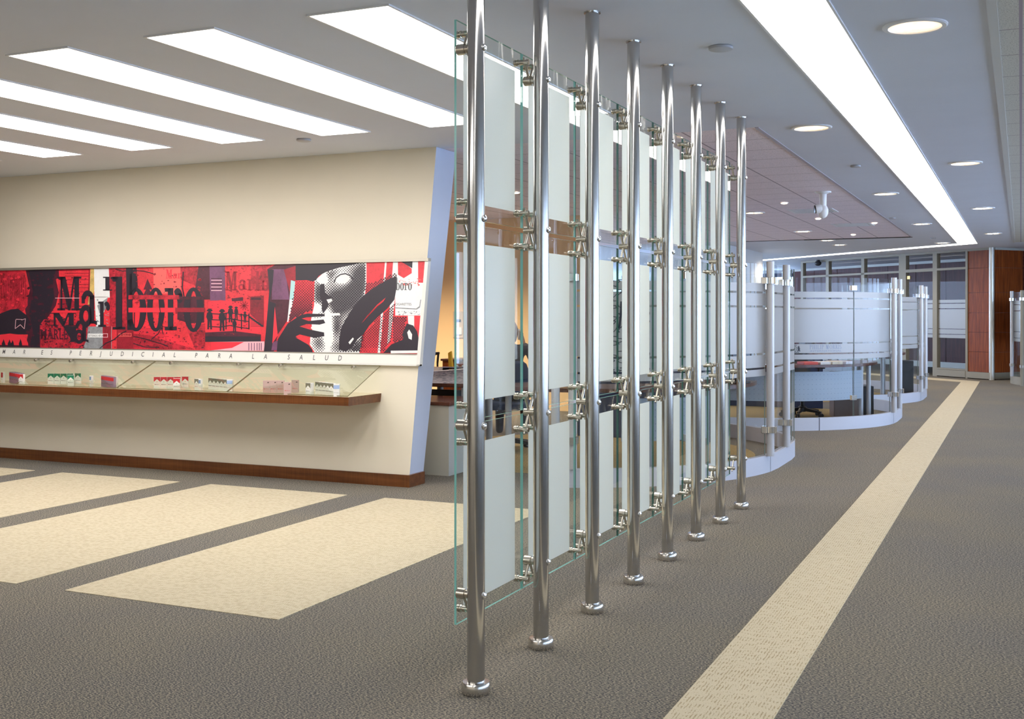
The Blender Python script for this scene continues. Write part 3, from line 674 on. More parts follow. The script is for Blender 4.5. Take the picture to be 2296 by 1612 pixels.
def word(q_, m, txt, x, ybase, wsc, hsc, lay, gap=.03, clip=None, m2=None):
    for ch in txt:
        wd, ps = GL[ch]
        for p in ps:
            pts = [(x + a * wsc, ybase - b * hsc) for a, b in p]
            P(q_, m, pts, lay)
        x += (wd + gap) * wsc
    return x
word(A, 'lred', 'Mar', 1665, 290, 105, 90, 1.5); word(A, 'crim', 'Mar', 1665, 288, 105, 90, 1.7)
word(A, 'blk', 'M', 575, 608, 390, 338, 2.0)
P(A, 'blk', [(630, 765), (765, 765), (765, 910), (775, 925), (695, 925), (712, 900)], 2)
word(A, 'blk', 'M', 505, 762, 420, 128, 2.1)
word(A, 'blk', 'a', 735, 940, 350, 400, 2.1); word(A, 'blk', 'a', 790, 772, 420, 630, 2.2)
word(A, 'blk', 'r', 1035, 410, 380, 240, 2.1)
word(A, 'blk', 'r', 985, 775, 330, 440, 2.1)
word(A, 'blk', 'l', 1130, 800, 540, 520, 2.1); word(A, 'blk', 'b', 1252, 805, 520, 730, 2.1); R(A, 'blk', 1300, 240, 1365, 420, 2.1)
word(A, 'blk', 'o', 1470, 808, 450, 740, 2.1); word(A, 'blk', 'r', 1655, 808, 500, 730, 2.1); word(A, 'blk', 'o', 1838, 812, 500, 750, 2.1)
for x0, x1, y0, y1, m in ((555, 800, 482, 488, 'pink'), (545, 770, 612, 632, 'crim'), (1290, 1800, 455, 498, 'mott'), (1290, 1760, 582, 628, 'crim'), (1760, 2060, 582, 626, 'deep'), (1800, 2050, 470, 500, 'maroon')): R(A, m, x0, y0, x1, y1, 2.6)
R(A, 'wht', 885, 842, 1032, 880, 2.7); R(A, 'pink', 1032, 840, 1083, 880, 2.65); R(A, 'deep', 1036, 845, 1078, 875, 2.7); R(A, 'lred', 1192, 836, 1320, 872, 2.65); R(A, 'deep', 1198, 841, 1314, 867, 2.7)
def ttxt(q_, m, txt, x, y, size, lay, mirror=False, sp=1.0, sx=1.0):
    v_, f_ = text_mesh(txt, size, 'LEFT'); wmax = max(v.x for v in v_) if v_ else 0
    art.faces([q_(x + ((wmax - v.x) if mirror else v.x) * sx, y - v.y, lay) for v in v_], f_, MR[m])
ttxt(A, 'ink', 'FILTER CIGARETTES', 890, 872, 27, 3, True, sx=.62); ttxt(A, 'lred', 'CLASE A', 1204, 864, 26, 3, True)
ttxt(A, 'maroon', 'MARLB', 400, 900, 150, 1.6, sx=.62)
# --- middle third
R(B, 'purp', -40, 100, 115, 510, 1.0)
for i, y in enumerate(range(285, 420, 17)): R(B, 'pink' if i % 2 else 'maroon', -30, y, 78, y + 8, 1.1)
P(B, 'red', [(115, 100), (600, 100), (560, 500), (480, 520), (110, 520)], .9); P(B, 'mott', [(380, 100), (580, 100), (570, 420), (360, 400)], 1)
word(B, 'deep', 'Marlbor', 110, 408, 200, 190, 1.6)
P(B, 'crim', [(-60, 520), (60, 505), (200, 520), (340, 540), (460, 700), (470, 840), (-60, 840)], 1)
P(B, 'maroon', [(175, 488), (290, 475), (292, 512), (180, 518)], 1.4); P(B, 'deep', [(360, 470), (500, 460), (500, 780), (360, 640)], 1.2); R(B, 'maroon', 370, 478, 470, 505, 1.5)
P(B, 'maroon', [(-90, 830), (200, 815), (470, 850), (470, 925), (-90, 925)], 1.3); R(B, 'blk', -90, 870, 470, 925, 1.4)
def man(x, y, h):
    w_ = h * .10
    P(B, 'blk', [(x - w_ * 1.1, y), (x - w_, y - h * .45), (x - w_ * 1.6, y - h * .6), (x - w_ * 1.2, y - h * .8), (x - w_ * .5, y - h * .84), (x - w_ * 1.5, y - h * .9), (x - w_ * .5, y - h), (x + w_ * .6, y - h), (x + w_ * 1.5, y - h * .9), (x + w_ * .5, y - h * .84), (x + w_ * 1.3, y - h * .78), (x + w_ * 1.6, y - h * .55), (x + w_, y - h * .45), (x + w_ * 1.2, y), (x + w_ * .3, y), (x, y - h * .4), (x - w_ * .3, y)], 1.9)
for x, y, h in ((80, 815, 220), (165, 730, 170), (222, 700, 130), (310, 730, 110), (-45, 800, 210), (205, 830, 140)): man(x, y, h)
for y in (640, 700, 770): stroke(B, 'blk', [(-60, y), (60, y + 6), (160, y - 10), (260, y + 10), (350, y + 20)], 5, 1.8)
for x in (120, 275, 350): stroke(B, 'blk', [(x, 640), (x, 800)], 6, 1.8)
stroke(B, 'blk', [(350, 670), (490, 770)], 9, 1.8)
for k in range(10):
    a_ = 2 * PI * k / 10; stroke(B, 'deep', [(302, 562), (302 + 46 * math.cos(a_), 562 + 46 * math.sin(a_))], 5, 1.7)
P(B, 'pink', [(-30, 925), (505, 920), (505, 1015), (-30, 1015)], 1.6); P(B, 'crim', [(-30, 925), (300, 925), (180, 985), (-30, 1010)], 1.7)
for x in (345, 372, 400, 428, 450, 470): R(B, 'purp', x, 935, x + 8, 1010, 1.75)
P(B, 'maroon', [(535, 195), (620, 100), (830, 100), (830, 300), (770, 310), (755, 520), (740, 700), (640, 850), (600, 1020), (500, 1020), (520, 820), (560, 520)], 1.9)
P(B, 'purp', [(585, 195), (715, 195), (755, 500), (580, 500)], 2.0); P(B, 'deep', [(700, 200), (825, 160), (815, 400), (760, 420)], 2.05)
P(B, 'blk', [(535, 200), (600, 200), (590, 330), (560, 520), (620, 540), (580, 1020), (500, 1020), (520, 820), (545, 520), (560, 330)], 2.1)
P(B, 'crim', [(610, 570), (640, 860), (585, 940)], 2.2); P(B, 'purp', [(590, 930), (640, 910), (640, 1010), (575, 1010)], 2.2)
# --- right third: posterised close-up of a man in a wide-brimmed hat
P(B, 'red', [(820, 300), (1010, 300), (1000, 600), (960, 1030), (640, 1030), (640, 850), (750, 700), (800, 420)], 2.3)
P(B, 'cyan', [(772, 305), (815, 318), (800, 500), (758, 500)], 2.5); P(B, 'wht', [(758, 500), (800, 500), (745, 725), (735, 725)], 2.5)
R(B, 'red', 1515, 100, 1850, 1035, 2.35)
P(B, 'wht', [(1010, 310), (1100, 230), (1300, 150), (1420, 100), (1533, 100), (1530, 330), (1512, 480), (1480, 920), (1460, 1035), (1010, 1035), (955, 940), (985, 800), (975, 700), (1005, 560)], 2.6)
P(B, 'blk', [(822, 110), (1470, 110), (1400, 150), (1250, 180), (1120, 225), (1050, 262), (1025, 305), (990, 318), (930, 305), (820, 308)], 2.9)
P(B, 'blk', [(1065, 350), (1108, 340), (1116, 430), (1170, 470), (1195, 500), (1160, 520), (1150, 560), (1125, 600), (1098, 640), (1082, 600), (1085, 520), (1062, 470)], 3.2)
P(B, 'wht', [(1130, 500), (1180, 490), (1190, 512), (1150, 540)], 3.4)
P(B, 'blk', [(630, 1030), (640, 900), (740, 740), (870, 655), (940, 640), (1110, 645), (1112, 668), (930, 678), (880, 690), (950, 715), (1100, 700), (1118, 735), (1060, 752), (930, 745), (860, 770), (960, 800), (1105, 830), (1108, 868), (1010, 885), (860, 850), (820, 870), (930, 930), (985, 1000), (990, 1030)], 3.1)
P(B, 'red', [(820, 880), (968, 900), (960, 960)], 3.3)
P(B, 'wht', [(985, 690), (1105, 682), (1110, 698), (980, 708)], 3.4); P(B, 'wht', [(975, 775), (1095, 765), (1100, 812), (975, 792)], 3.3)
# broad brush stroke
P(B, 'blk', [(1835, 265), (1760, 290), (1620, 370), (1500, 460), (1400, 575), (1320, 700), (1275, 790), (1258, 890), (1255, 1000), (1320, 1020), (1385, 985), (1440, 900), (1500, 850), (1560, 760), (1640, 680), (1740, 590), (1812, 500), (1830, 400)], 3.2)
P(B, 'red', [(1480, 740), (1540, 660), (1640, 570), (1700, 520), (1725, 480), (1640, 550), (1560, 640)], 3.5)
P(B, 'wht', [(1350, 930), (1395, 880), (1405, 895), (1365, 950)], 3.5)
P(B, 'wht', [(1718, 100), (1736, 100), (1668, 1035), (1643, 1035)], 2.7); P(B, 'wht', [(1800, 100), (1848, 100), (1840, 250), (1818, 480), (1770, 900), (1738, 960), (1760, 640)], 2.7)
# pack fragment at the right edge
R(B, 'wht', 1820, 100, 2200, 660, 2.8); P(B, 'red', [(1848, 100), (1900, 100), (1985, 190), (1985, 235), (1905, 285), (1848, 250)], 3.0); P(B, 'blk', [(1880, 100), (1995, 100), (1990, 185)], 3.2)
R(B, 'red', 2050, 100, 2200, 330, 3.0)
word(B, 'ink', 'boro', 1826, 405, 95, 125, 3.4, .02)
ttxt(B, 'ink', 'CIGARETTES', 1818, 558, 34, 3.2, sx=.86)
P(B, 'gry', [(1815, 578), (2030, 590), (2062, 565), (2072, 500), (2080, 500), (2068, 580), (2035, 600), (1815, 588)], 3.2)
P(B, 'red', [(1805, 662), (1945, 662), (1945, 740), (1900, 900), (1780, 940)], 3.0); P(B, 'red', [(2010, 662), (2200, 662), (2200, 900), (2010, 830)], 3.0)
P(B, 'wht', [(1945, 662), (2010, 662), (2010, 800), (1950, 740)], 2.95)
P(B, 'blk', [(1935, 740), (2000, 760), (2040, 820), (2085, 890), (2200, 930), (2200, 1035), (1700, 1035), (1780, 950), (1850, 920), (1905, 900), (1890, 850)], 3.3)
P(B, 'wht', [(1940, 830), (1960, 800), (1990, 850), (1985, 905), (1955, 890)], 3.6); R(B, 'wht', 1775, 1013, 2200, 1040, 3.7)
P(B, 'wht', [(1112, 642), (1262, 634), (1268, 658), (1118, 668)], 3.7)
stroke(B, 'blk', [(1205, 330), (1225, 280), (1270, 248), (1320, 240), (1370, 262), (1400, 300)], 6, 3.4)
gr_ = random.Random(11)
def speck(q_, x0, x1, y0, y1, n, m, lay, smax=16):
    for _ in range(n):
        cx, cy, r0 = gr_.uniform(x0, x1), gr_.uniform(y0, y1), gr_.uniform(2, smax) * gr_.random() + 2; k = gr_.randint(5, 9)
        P(q_, m, [(cx + r0 * gr_.uniform(.4, 1.6) * math.cos(-2 * PI * i / k), cy + r0 * gr_.uniform(.3, 1.1) * math.sin(-2 * PI * i / k)) for i in range(k)], lay)
speck(A, 560, 900, 200, 980, 130, 'maroon', 1.2); speck(A, 1100, 2050, 190, 980, 260, 'deep', 1.2); speck(A, 1350, 2060, 650, 990, 130, 'maroon', 1.25, 12)
speck(A, -600, 270, 230, 640, 150, 'crim', .9, 22); speck(A, 400, 880, 640, 1000, 120, 'maroon', 1.3, 22); speck(B, 110, 560, 130, 500, 170, 'deep', 1.3, 14); speck(B, -60, 470, 520, 860, 90, 'deep', 1.35, 12)
speck(A, 280, 560, 180, 980, 130, 'maroon', 1.35, 24); speck(A, 950, 1100, 500, 780, 50, 'gry', 1.5, 12)
speck(B, 1860, 2140, 290, 360, 60, 'lred', 3.1, 12); speck(B, 1850, 2140, 615, 655, 60, 'gry', 3.1, 8)
for y in range(790, 985, 13): R(A, 'deep', 1345, y, 1640 + gr_.randint(-60, 60), y + 4, .75)
for y in range(500, 780, 14): R(B, 'maroon', 366, y, 496, y + 4, 1.25)
for x in range(-560, 260, 22): R(A, 'deep', x, 250 + gr_.randint(0, 60), x + 6, 430 + gr_.randint(0, 60), .8)
# halftone dots
def inside(x, y, poly):
    c = False; j = len(poly) - 1
    for i in range(len(poly)):
        if (poly[i][1] > y) != (poly[j][1] > y) and x < (poly[j][0] - poly[i][0]) * (y - poly[i][1]) / (poly[j][1] - poly[i][1]) + poly[i][0]: c = not c
        j = i
    return c
def dots(poly, dens, m, lay, pitch=27):
    xs = [p[0] for p in poly]; ys = [p[1] for p in poly]; r_ = 0; y = min(ys)
    while y < max(ys):
        x = min(xs) + (pitch / 2 if r_ % 2 else 0)
        while x < max(xs):
            if inside(x, y, poly):
                d = dens(x, y)
                if d > .10:
                    rr = pitch * .60 * math.sqrt(min(d, .63))
                    P(B, m, [(x + rr, y), (x, y - rr), (x - rr, y), (x, y + rr)], lay)
            x += pitch
        y += pitch / 2; r_ += 1
def g2(x, y, cx, cy, sx, sy): return math.exp(-((x - cx) / sx) ** 2 - ((y - cy) / sy) ** 2)
def dface(x, y):
    d = .9 * g2(x, y, 1250, 520, 190, 160) + .8 * g2(x, y, 1440, 330, 110, 190) + .6 * g2(x, y, 1180, 260, 90, 70) + .55 * g2(x, y, 1050, 420, 45, 200) + .6 * g2(x, y, 1230, 790, 70, 120) + .5 * g2(x, y, 1050, 930, 60, 80) + .6 * g2(x, y, 1330, 980, 180, 60) + .35 * g2(x, y, 1500, 200, 60, 90)
    d -= 1.2 * g2(x, y, 1285, 290, 75, 42) + 1.2 * g2(x, y, 1085, 285, 50, 50) + .9 * g2(x, y, 1150, 770, 40, 190) + .9 * g2(x, y, 1040, 580, 45, 50)
    return d
dots([(1010, 310), (1100, 235), (1300, 160), (1420, 115), (1525, 115), (1525, 330), (1500, 500), (1470, 1025), (1010, 1025), (960, 940), (985, 800), (975, 700), (1005, 560)], dface, 'blk', 3.0)
dots([(820, 320), (1000, 320), (990, 600), (880, 650), (750, 720)], lambda x, y: .15 + .55 * (y - 320) / 380, 'maroon', 2.8)
dots([(1480, 880), (1640, 690), (1700, 640), (1660, 1025), (1480, 1025)], lambda x, y: .30 if y < 980 else .15, 'maroon', 2.9)
dots([(1660, 1025), (1710, 640), (1810, 540), (1780, 900), (1700, 1025)], lambda x, y: .4, 'maroon', 2.95)
dots([(1530, 330), (1600, 330), (1830, 230), (1830, 300), (1620, 400), (1530, 450)], lambda x, y: .4, 'maroon', 3.05)
dots([(1800, 680), (1930, 680), (1900, 900), (1790, 940)], lambda x, y: .5, 'maroon', 3.1)
dots([(1440, 900), (1500, 850), (1470, 1020), (1380, 1020)], lambda x, y: .5, 'blk', 3.3)
art.build('printed_panel', MUR)
# white caption strip and metal frame
mb = MB(); mb.face([onp(XM0, SZ0, 2), onp(XM1 + .02, SZ0, 2), onp(XM1 + .02, SZ1, 2), onp(XM0, SZ1, 2)], MATS['white_card']); mb.build('caption_strip', MUR)
mb = MB(); chars = []
for ch, x in zip('FUMARESPERJUDICIALPARALASALUD', [-38, -15, 8, 31, 54, 94, 115, 158, 180, 204, 226, 249, 274, 297, 320, 343, 367, 392, 440, 465, 492, 518, 568, 596, 648, 676, 705, 733, 763]):
    v_, f_ = text_mesh(ch, .062); X_ = onwall(x, 795).x
    mb.faces([onp(X_ + v.x * .85 + v.y * .05, 1.018 + v.y, 3) for v in v_], f_, MR['ink'])
mb.build('lettering', MUR)
def bar(x0, x1, z0, z1, d0, d1, m):
    b_ = MB(); vs = [Vector((x, 8.0 + LEAN * z + d, z)) - MO for d in (d0, d1) for z in (z0, z1) for x in (x0, x1)]
    b_.faces(vs, [(0, 1, 3, 2), (4, 6, 7, 5), (0, 4, 5, 1), (2, 3, 7, 6), (0, 2, 6, 4), (1, 5, 7, 3)], m); return b_
FW = mat('white_metal_frame', (.8, .79, .76), .35)
fr_ = bar(XM0, -4.53, 1.862, 1.887, -.045, .002, ALU); f2 = bar(-4.567, -4.535, .985, 1.862, -.035, .012, FW); f3 = bar(XM0, -4.535, .985, .997, -.035, .002, FW); f4 = bar(XM0, -4.567, 1.078, 1.084, -.034, .002, ALU)
bk = bar(XM0, -4.567, .99, 1.87, -.0265, .002, FW)
for f_ in (f2, f3, f4, bk): fr_.faces(f_.v, f_.f, f_.mats[0])
fr_.build('frame', MUR)

# ================================================================= GLASS BOOTHS
def arcp(cx, cy, r, a0, a1, n): return [(cx + r * math.cos(math.radians(a0 + (a1 - a0) * i / n)), cy + r * math.sin(math.radians(a0 + (a1 - a0) * i / n))) for i in range(n + 1)]
BANDS = [(.865, .925), (.942, 1.052), (1.070, 1.475), (1.492, 1.600), (1.617, 1.690)]
def booth(cx, cy, R_, dy, a_front, a_back, label, joints, posts_extra=()):
    """front arc a_front..0 about (0,0), a straight piece between the paired posts, rear arc 0..a_back about (0,dy)"""
    r = empty('glass_booth', (cx, cy, 0), label, 'glass booth', group='curved glass booths')
    def path(rr, a, b, which):
        return arcp(0, 0 if which == 0 else dy, rr, a, b, max(6, int(abs(b - a) / 4)))
    yp0, yp1 = -.34, dy + .06 if dy > .3 else .4
    # plinth segments
    segs = [(0, a_front, -52), (0, -51.6, -8)] if a_front < -60 else [(0, a_front, -8)]
    for wch, a, b in segs:
        m = MB(); m.wall(path(R_, a, b, wch), .055, 0, .155, BASEP, BASEP); m.build('plinth_segment', r)
    m = MB(); m.wall([(R_ * math.cos(math.radians(-7.6)), R_ * math.sin(math.radians(-7.6)))] + [(R_, t) for t in (0, dy)] + [(R_ * math.cos(math.radians(7.6)), dy + R_ * math.sin(math.radians(7.6)))], .055, 0, .155, BASEP, BASEP); m.build('plinth_segment', r)
    m = MB(); m.wall(path(R_, 8, a_back, 1), .055, 0, .155, BASEP, BASEP); m.build('plinth_segment', r)
    # glass panels + frosted bands
    gr = R_ - .03
    js = [a_front] + [j for j in joints if a_front < j < 0] + [-9]
    spans = [(0, a + .25, b - .25) for a, b in zip(js, js[1:])]
    jb = [9] + [j for j in joints if 0 < j < a_back] + [a_back]
    spans += [(1, a + .25, b - .25) for a, b in zip(jb, jb[1:])]
    gls = []
    for wch, a, b in spans:
        m = MB(); m.wall(path(gr, a, b, wch), .010, .155, 1.865, BGLASS, EDGEB); g = m.build('glass_panel', r)
        m = MB()
        for z0, z1 in BANDS: m.wall(path(gr + .0018, a + .05, b - .05, wch), .0012, z0, z1, FROSTB, FROSTB)
        m.build('frosted_film', g); gls.append(g)
        if b < -15 or (wch == 1 and b < a_back - 1):
            for z in (.385, 1.74):
                c_ = math.cos(math.radians(b + .25)); s_ = math.sin(math.radians(b + .25)); yy = dy if wch else 0
                mm = MB(); M4 = Matrix.Translation((gr * c_, yy + gr * s_, z)) @ Matrix.Rotation(math.radians(b + .25), 4, 'Z')
                mm.rbox(-.022, .014, -.045, .045, -.03, .03, .006, CHROME, M4); mm.build('joint_clip', g)
    m = MB(); m.wall([(gr + .0, -.31), (gr + .0, dy + .31)], .010, .155, 1.865, BGLASS, EDGEB); g = m.build('glass_panel', r)
    m = MB()
    for z0, z1 in BANDS: m.wall([(gr + .0018, -.29), (gr + .0018, dy + .29)], .0012, z0, z1, FROSTB, FROSTB)
    m.build('frosted_film', g)
    # posts with chrome clamps
    for (px_, py_, ang) in [(R_ - .005, -.345, 0), (R_ - .005, dy - .28 + .03, 0)] + list(posts_extra):
        p_ = MB(); p_.cyl((px_, py_, .15), (px_, py_, 1.885), .035, POSTP, n=28); p_ = p_.build('post', r)
        for z in (.385, 1.715):
            c = MB(); M4 = Matrix.Translation((px_, py_, z)) @ Matrix.Rotation(math.radians(ang), 4, 'Z')
            c.lathe([(.037, -.032), (.044, -.028), (.044, .028), (.037, .032)], CHROME, (px_, py_, z), n=24)
            c.rbox(-.075, -.02, -.05, .05, -.03, .03, .008, CHROME, M4); c.rbox(.03, .055, -.03, .012, -.03, .03, .004, CHROME, M4); c.build('clamp', p_)
    return r, gls, gr
JN = (-76, -52, -26, 34, 62, 90)
b1, g1, gr1 = booth(-4.05, 10.40, 2.02, .65, -76, 110, 'curved frosted glass booth nearest the steel posts, with pale plinth', (-40,), [(2.0 * math.cos(math.radians(-73)), 2.0 * math.sin(math.radians(-73)), -73), (2.0 * math.cos(math.radians(-69)), 2.0 * math.sin(math.radians(-69)), -69)])
b2, g2_, gr2 = booth(-3.45, 15.50, 1.97, .62, -118, 58, 'round frosted glass booth in mid corridor, lettered band across its front', (-36.1,))
b3, g3, gr3 = booth(-3.50, 19.68, 2.03, .80, -61, 118, 'farthest of the round glass booths on the left, behind the lettered one', (-30,))
b4 = empty('glass_booth', (1.42, 25.3, 0), 'small curved glass booth at the right edge by the wood wall', 'glass booth', group='curved glass booths')
m = MB(); m.wall(arcp(0, 0, 1.62, 300, 130, 36), -.055, 0, .155, BEIGE, BEIGE); m.build('plinth_segment', b4)
m = MB(); m.wall(arcp(0, 0, 1.59, 300, 130, 36), -.01, .155, 1.865, BGLASS, EDGEB); g = m.build('glass_panel', b4); m = MB()
for z0, z1 in BANDS: m.wall(arcp(0, 0, 1.575, 300, 130, 36), -.0012, z0, z1, FROSTB, FROSTB)
m.build('frosted_film', g)
for a in (217.5, 192):
    rr_ = 1.62 if a == 192 else 1.76; px_, py_ = rr_ * math.cos(math.radians(a)), rr_ * math.sin(math.radians(a)); p_ = MB().cyl((px_, py_, .15 if a == 192 else .0), (px_, py_, 1.885), .035, BEIGE if a > 200 else POSTP, n=24).build('post', b4)
    for z in (.385, 1.715): MB().lathe([(.037, -.032), (.05, -.028), (.05, .028), (.037, .032)], CHROME, (px_, py_, z), n=20).build('clamp', p_)
# company lettering on the middle booth, cut out of the frosted band so that the clear glass shows darker
LET = mat('etched_lettering_grey', (.26, .31, .44), .4)
def bent(vf, m, s0, z0, R_, a_c, mb, lay=.0035):
    v_, f_ = vf; out = []
    for v in v_:
        a = math.radians(a_c) + (v.x + s0) / R_; out.append((R_ * math.cos(a) + lay * math.cos(a), R_ * math.sin(a) + lay * math.sin(a), z0 + v.y))
    mb.faces(out, f_, m)
def ang_of(px, bx, by, R_):
    # azimuth on the booth's front arc hit by a line of sight
    d = ray(px, 780); A_ = d.x ** 2 + d.y ** 2; B_ = -2 * (d.x * bx + d.y * by); C_ = bx ** 2 + by ** 2 - R_ ** 2
    t = (-B_ - math.sqrt(max(0, B_ * B_ - 4 * A_ * C_))) / (2 * A_); return math.degrees(math.atan2(d.y * t - by, d.x * t - bx))
a0_, a1_ = ang_of(1815, -3.45, 15.5, gr2), ang_of(1887, -3.45, 15.5, gr2); ac = (a0_ + a1_) / 2; wl_ = math.radians(a1_ - a0_) * gr2
SER = {'P': (.5, [quad(.08, 0, .18, 1), quad(0, 0, .28, .06), quad(0, .94, .2, 1), ringg(.2, .75, .26, .25, .1, .06, -90, 90)]), 'H': (.62, [quad(.08, 0, .18, 1), quad(.42, 0, .52, 1), quad(.1, .47, .5, .53), quad(0, 0, .26, .06), quad(.34, 0, .6, .06), quad(0, .94, .26, 1), quad(.34, .94, .6, 1)]),
       'I': (.3, [quad(.09, 0, .19, 1), quad(0, 0, .28, .06), quad(0, .94, .28, 1)]), 'L': (.48, [quad(.08, 0, .18, 1), quad(0, 0, .46, .06), quad(0, .94, .26, 1), quad(.4, 0, .46, .25)]),
       'M': (.78, GL['M'][1]), 'O': (.6, [ringg(.28, .5, .28, .51, .1, .05)]), 'R': (.58, [quad(.08, 0, .18, 1), quad(0, 0, .26, .06), quad(0, .94, .2, 1), ringg(.2, .75, .26, .25, .1, .06, -90, 90), [(.24, .5), (.34, .52), (.56, 0), (.44, 0)]]),
       'S': (.46, [ringg(.22, .74, .2, .27, .09, .06, 30, 280), ringg(.22, .27, .21, .28, .1, .06, -150, 95)]), ' ': (.3, [])}
mb = MB(); tot = sum(SER[c][0] + .06 for c in 'PHILIP MORRIS'); sc = wl_ / tot; x = -wl_ / 2
for c in 'PHILIP MORRIS':
    for p in SER[c][1]: bent(([Vector((a * sc, b * .052, 0)) for a, b in p], [tuple(range(len(p)))]), LET, x, .989, gr2, ac, mb)
    x += (SER[c][0] + .06) * sc
v_, f_ = text_mesh('INTERNATIONAL', .026); ww = max(v.x for v in v_) - min(v.x for v in v_); bent(([Vector((v.x / ww * wl_ * .97, v.y, 0)) for v in v_], f_), LET, 0, .958, gr2, ac, mb)
mb.build('lettering', g2_[0])
# crest left of the lettering: ring between two rearing supporters over a scroll
mb = MB(); a_cr = ang_of(1781, -3.45, 15.5, gr2); a_b = ang_of(1772, -3.45, 15.5, gr2)
INKB = mat('dark_etched_crest', (.03, .03, .045), .4)
def bp(pts, s0, m=INKB, a_=a_cr): bent(([Vector((x_, y_, 0)) for x_, y_ in pts], [tuple(range(len(pts)))]), m, s0, 0, gr2, a_, mb)
bp([(x_, .995 + y_) for x_, y_ in ringg(0, 0, .032, .034, .005, .005)], 0); bp(quad(-.012, .980, -.007, 1.010), 0); bp([(x_, 1.002 + y_) for x_, y_ in ringg(-.004, 0, .01, .008, .004, .004)], 0); bp(quad(.004, .980, .008, 1.010), 0)
for sgn in (-1, 1):
    bp([(sgn * x_, y_) for x_, y_ in [(.036, .962), (.046, .985), (.042, 1.01), (.050, 1.028), (.062, 1.034), (.058, 1.018), (.070, 1.022), (.064, 1.004), (.076, .996), (.066, .984), (.078, .966), (.064, .962), (.058, .975), (.050, .962)]], -.002)
bp(quad(-.06, .950, .06, .957), 0); bp(quad(-.03, 1.036, .03, 1.042), 0)
mb.build('crest', g2_[0])
# handwriting on the nearest booth's front panel
mb = MB(); PEN = mat('black_marker', (.01, .012, .03), .4)
def pen(px, pts, w_=.0032, lay=.0035):
    a_ = math.radians(ang_of(px, -4.05, 10.4, gr1))
    def pt(s_, z): q_ = a_ + s_ / gr1; return Vector(((gr1 + lay) * math.cos(q_), (gr1 + lay) * math.sin(q_), z))
    for (s0, z0), (s1, z1) in zip(pts, pts[1:]):
        l = math.hypot(s1 - s0, z1 - z0) or 1; nx, nz = -(z1 - z0) / l * w_, (s1 - s0) / l * w_
        mb.face([pt(s0 - nx, z0 - nz), pt(s0 + nx, z0 + nz), pt(s1 + nx, z1 + nz), pt(s1 - nx, z1 - nz)], PEN)
rr = random.Random(3)
for px, zlist in ((1376, [(1.66, .05), (1.55, .06), (1.47, .05), (1.37, .07), (1.27, .08), (1.17, .07), (1.06, .06), (.95, .05)]), (1390, [(1.70, .06), (1.6, .05), (1.44, .10), (1.30, .07), (1.20, .05), (1.03, .04), (.96, .04)]), (1451, [(1.42, .06), (1.34, .05), (1.08, .05), (.97, .05)])):
    for z, h_ in zlist:
        pts = []; a_ = rr.uniform(0, 6)
        for i in range(9): pts.append((.022 * math.cos(a_ + i * rr.uniform(.4, .9)), z + h_ * (.5 - i / 8) + .006 * math.sin(i * 1.7 + a_)))
        pen(px, pts)
pen(1391, [(-.01, 1.30), (.004, 1.42), (.008, 1.52)], .009); pen(1389, [(-.02, 1.11), (.02, 1.112)]); pen(1389, [(-.02, .90), (.02, .902)])
mb.build('marker_handwriting', g1[0])
# booth carpets
for (cx, cy, r_, nm) in ((-4.1, 10.85, 1.72, 'inside the booth nearest the steel posts'), (-3.45, 15.8, 1.6, 'inside the lettered booth'), (-3.5, 20.0, 1.6, 'inside the farthest round booth')):
    slab('booth_carpet', arcp(cx, cy, r_, 0, 355, 71), 0, .0012, TANC, 'round tan carpet ' + nm, 'carpet')

# ---------------------------------------------------------------- desks in the booths
def desk(cx, cy, R_, a0, a1, label, legs, pa0, pa1, rz=0):
    r = empty('curved_desk', (cx, cy, 0), label, 'desk', group='curved booth desks')
    m = MB(); po = arcp(0, 0, R_, a0, a1, 40); pi_ = arcp(0, 0, R_ - .68, a1, a0, 40); m.prism(po + pi_, .725, .76, DKWOOD); m.build('desktop', r)
    m = MB(); pth = arcp(0, 0, R_ - .10, pa0, pa1, 30); m.wall(pth, .012, .285, .665, PERF, PERF)
    o = m.build('modesty_panel', r); me = o.data; uv = me.uv_layers.new(name='uv')
    for poly in me.polygons:
        for li in poly.loop_indices:
            v = me.vertices[me.loops[li].vertex_index].co; uv.data[li].uv = (math.atan2(v.y, v.x) * R_, v.z)
    for a, rr_ in legs:
        x, y = rr_ * math.cos(math.radians(a)), rr_ * math.sin(math.radians(a))
        m = MB(); m.cyl((x, y, 0), (x, y, .725), .03, POSTP, n=20); m.lathe([(.05, .0), (.05, .008), (.032, .014)], DARK, (x, y, 0)); m.build('leg', r)
    return r
desk(-3.92, 10.75, 1.58, -116, 12, 'dark curved desk in the booth nearest the steel posts', [(-108, 1.35), (-80, 1.35), (-50, 1.35), (-22, 1.35), (5, 1.3)], -62, -28)
desk(-3.38, 16.05, 1.58, -118, 25, 'dark curved desk in the lettered glass booth', [(-105, 1.35), (-61, 1.35), (-14, 1.46), (-6, 1.50), (20, 1.3)], -100, -15)
desk(-3.42, 20.2, 1.62, -118, 25, 'dark curved desk in the farthest round booth', [(-60, 1.35), (-20, 1.38), (20, 1.3)], -100, -50)

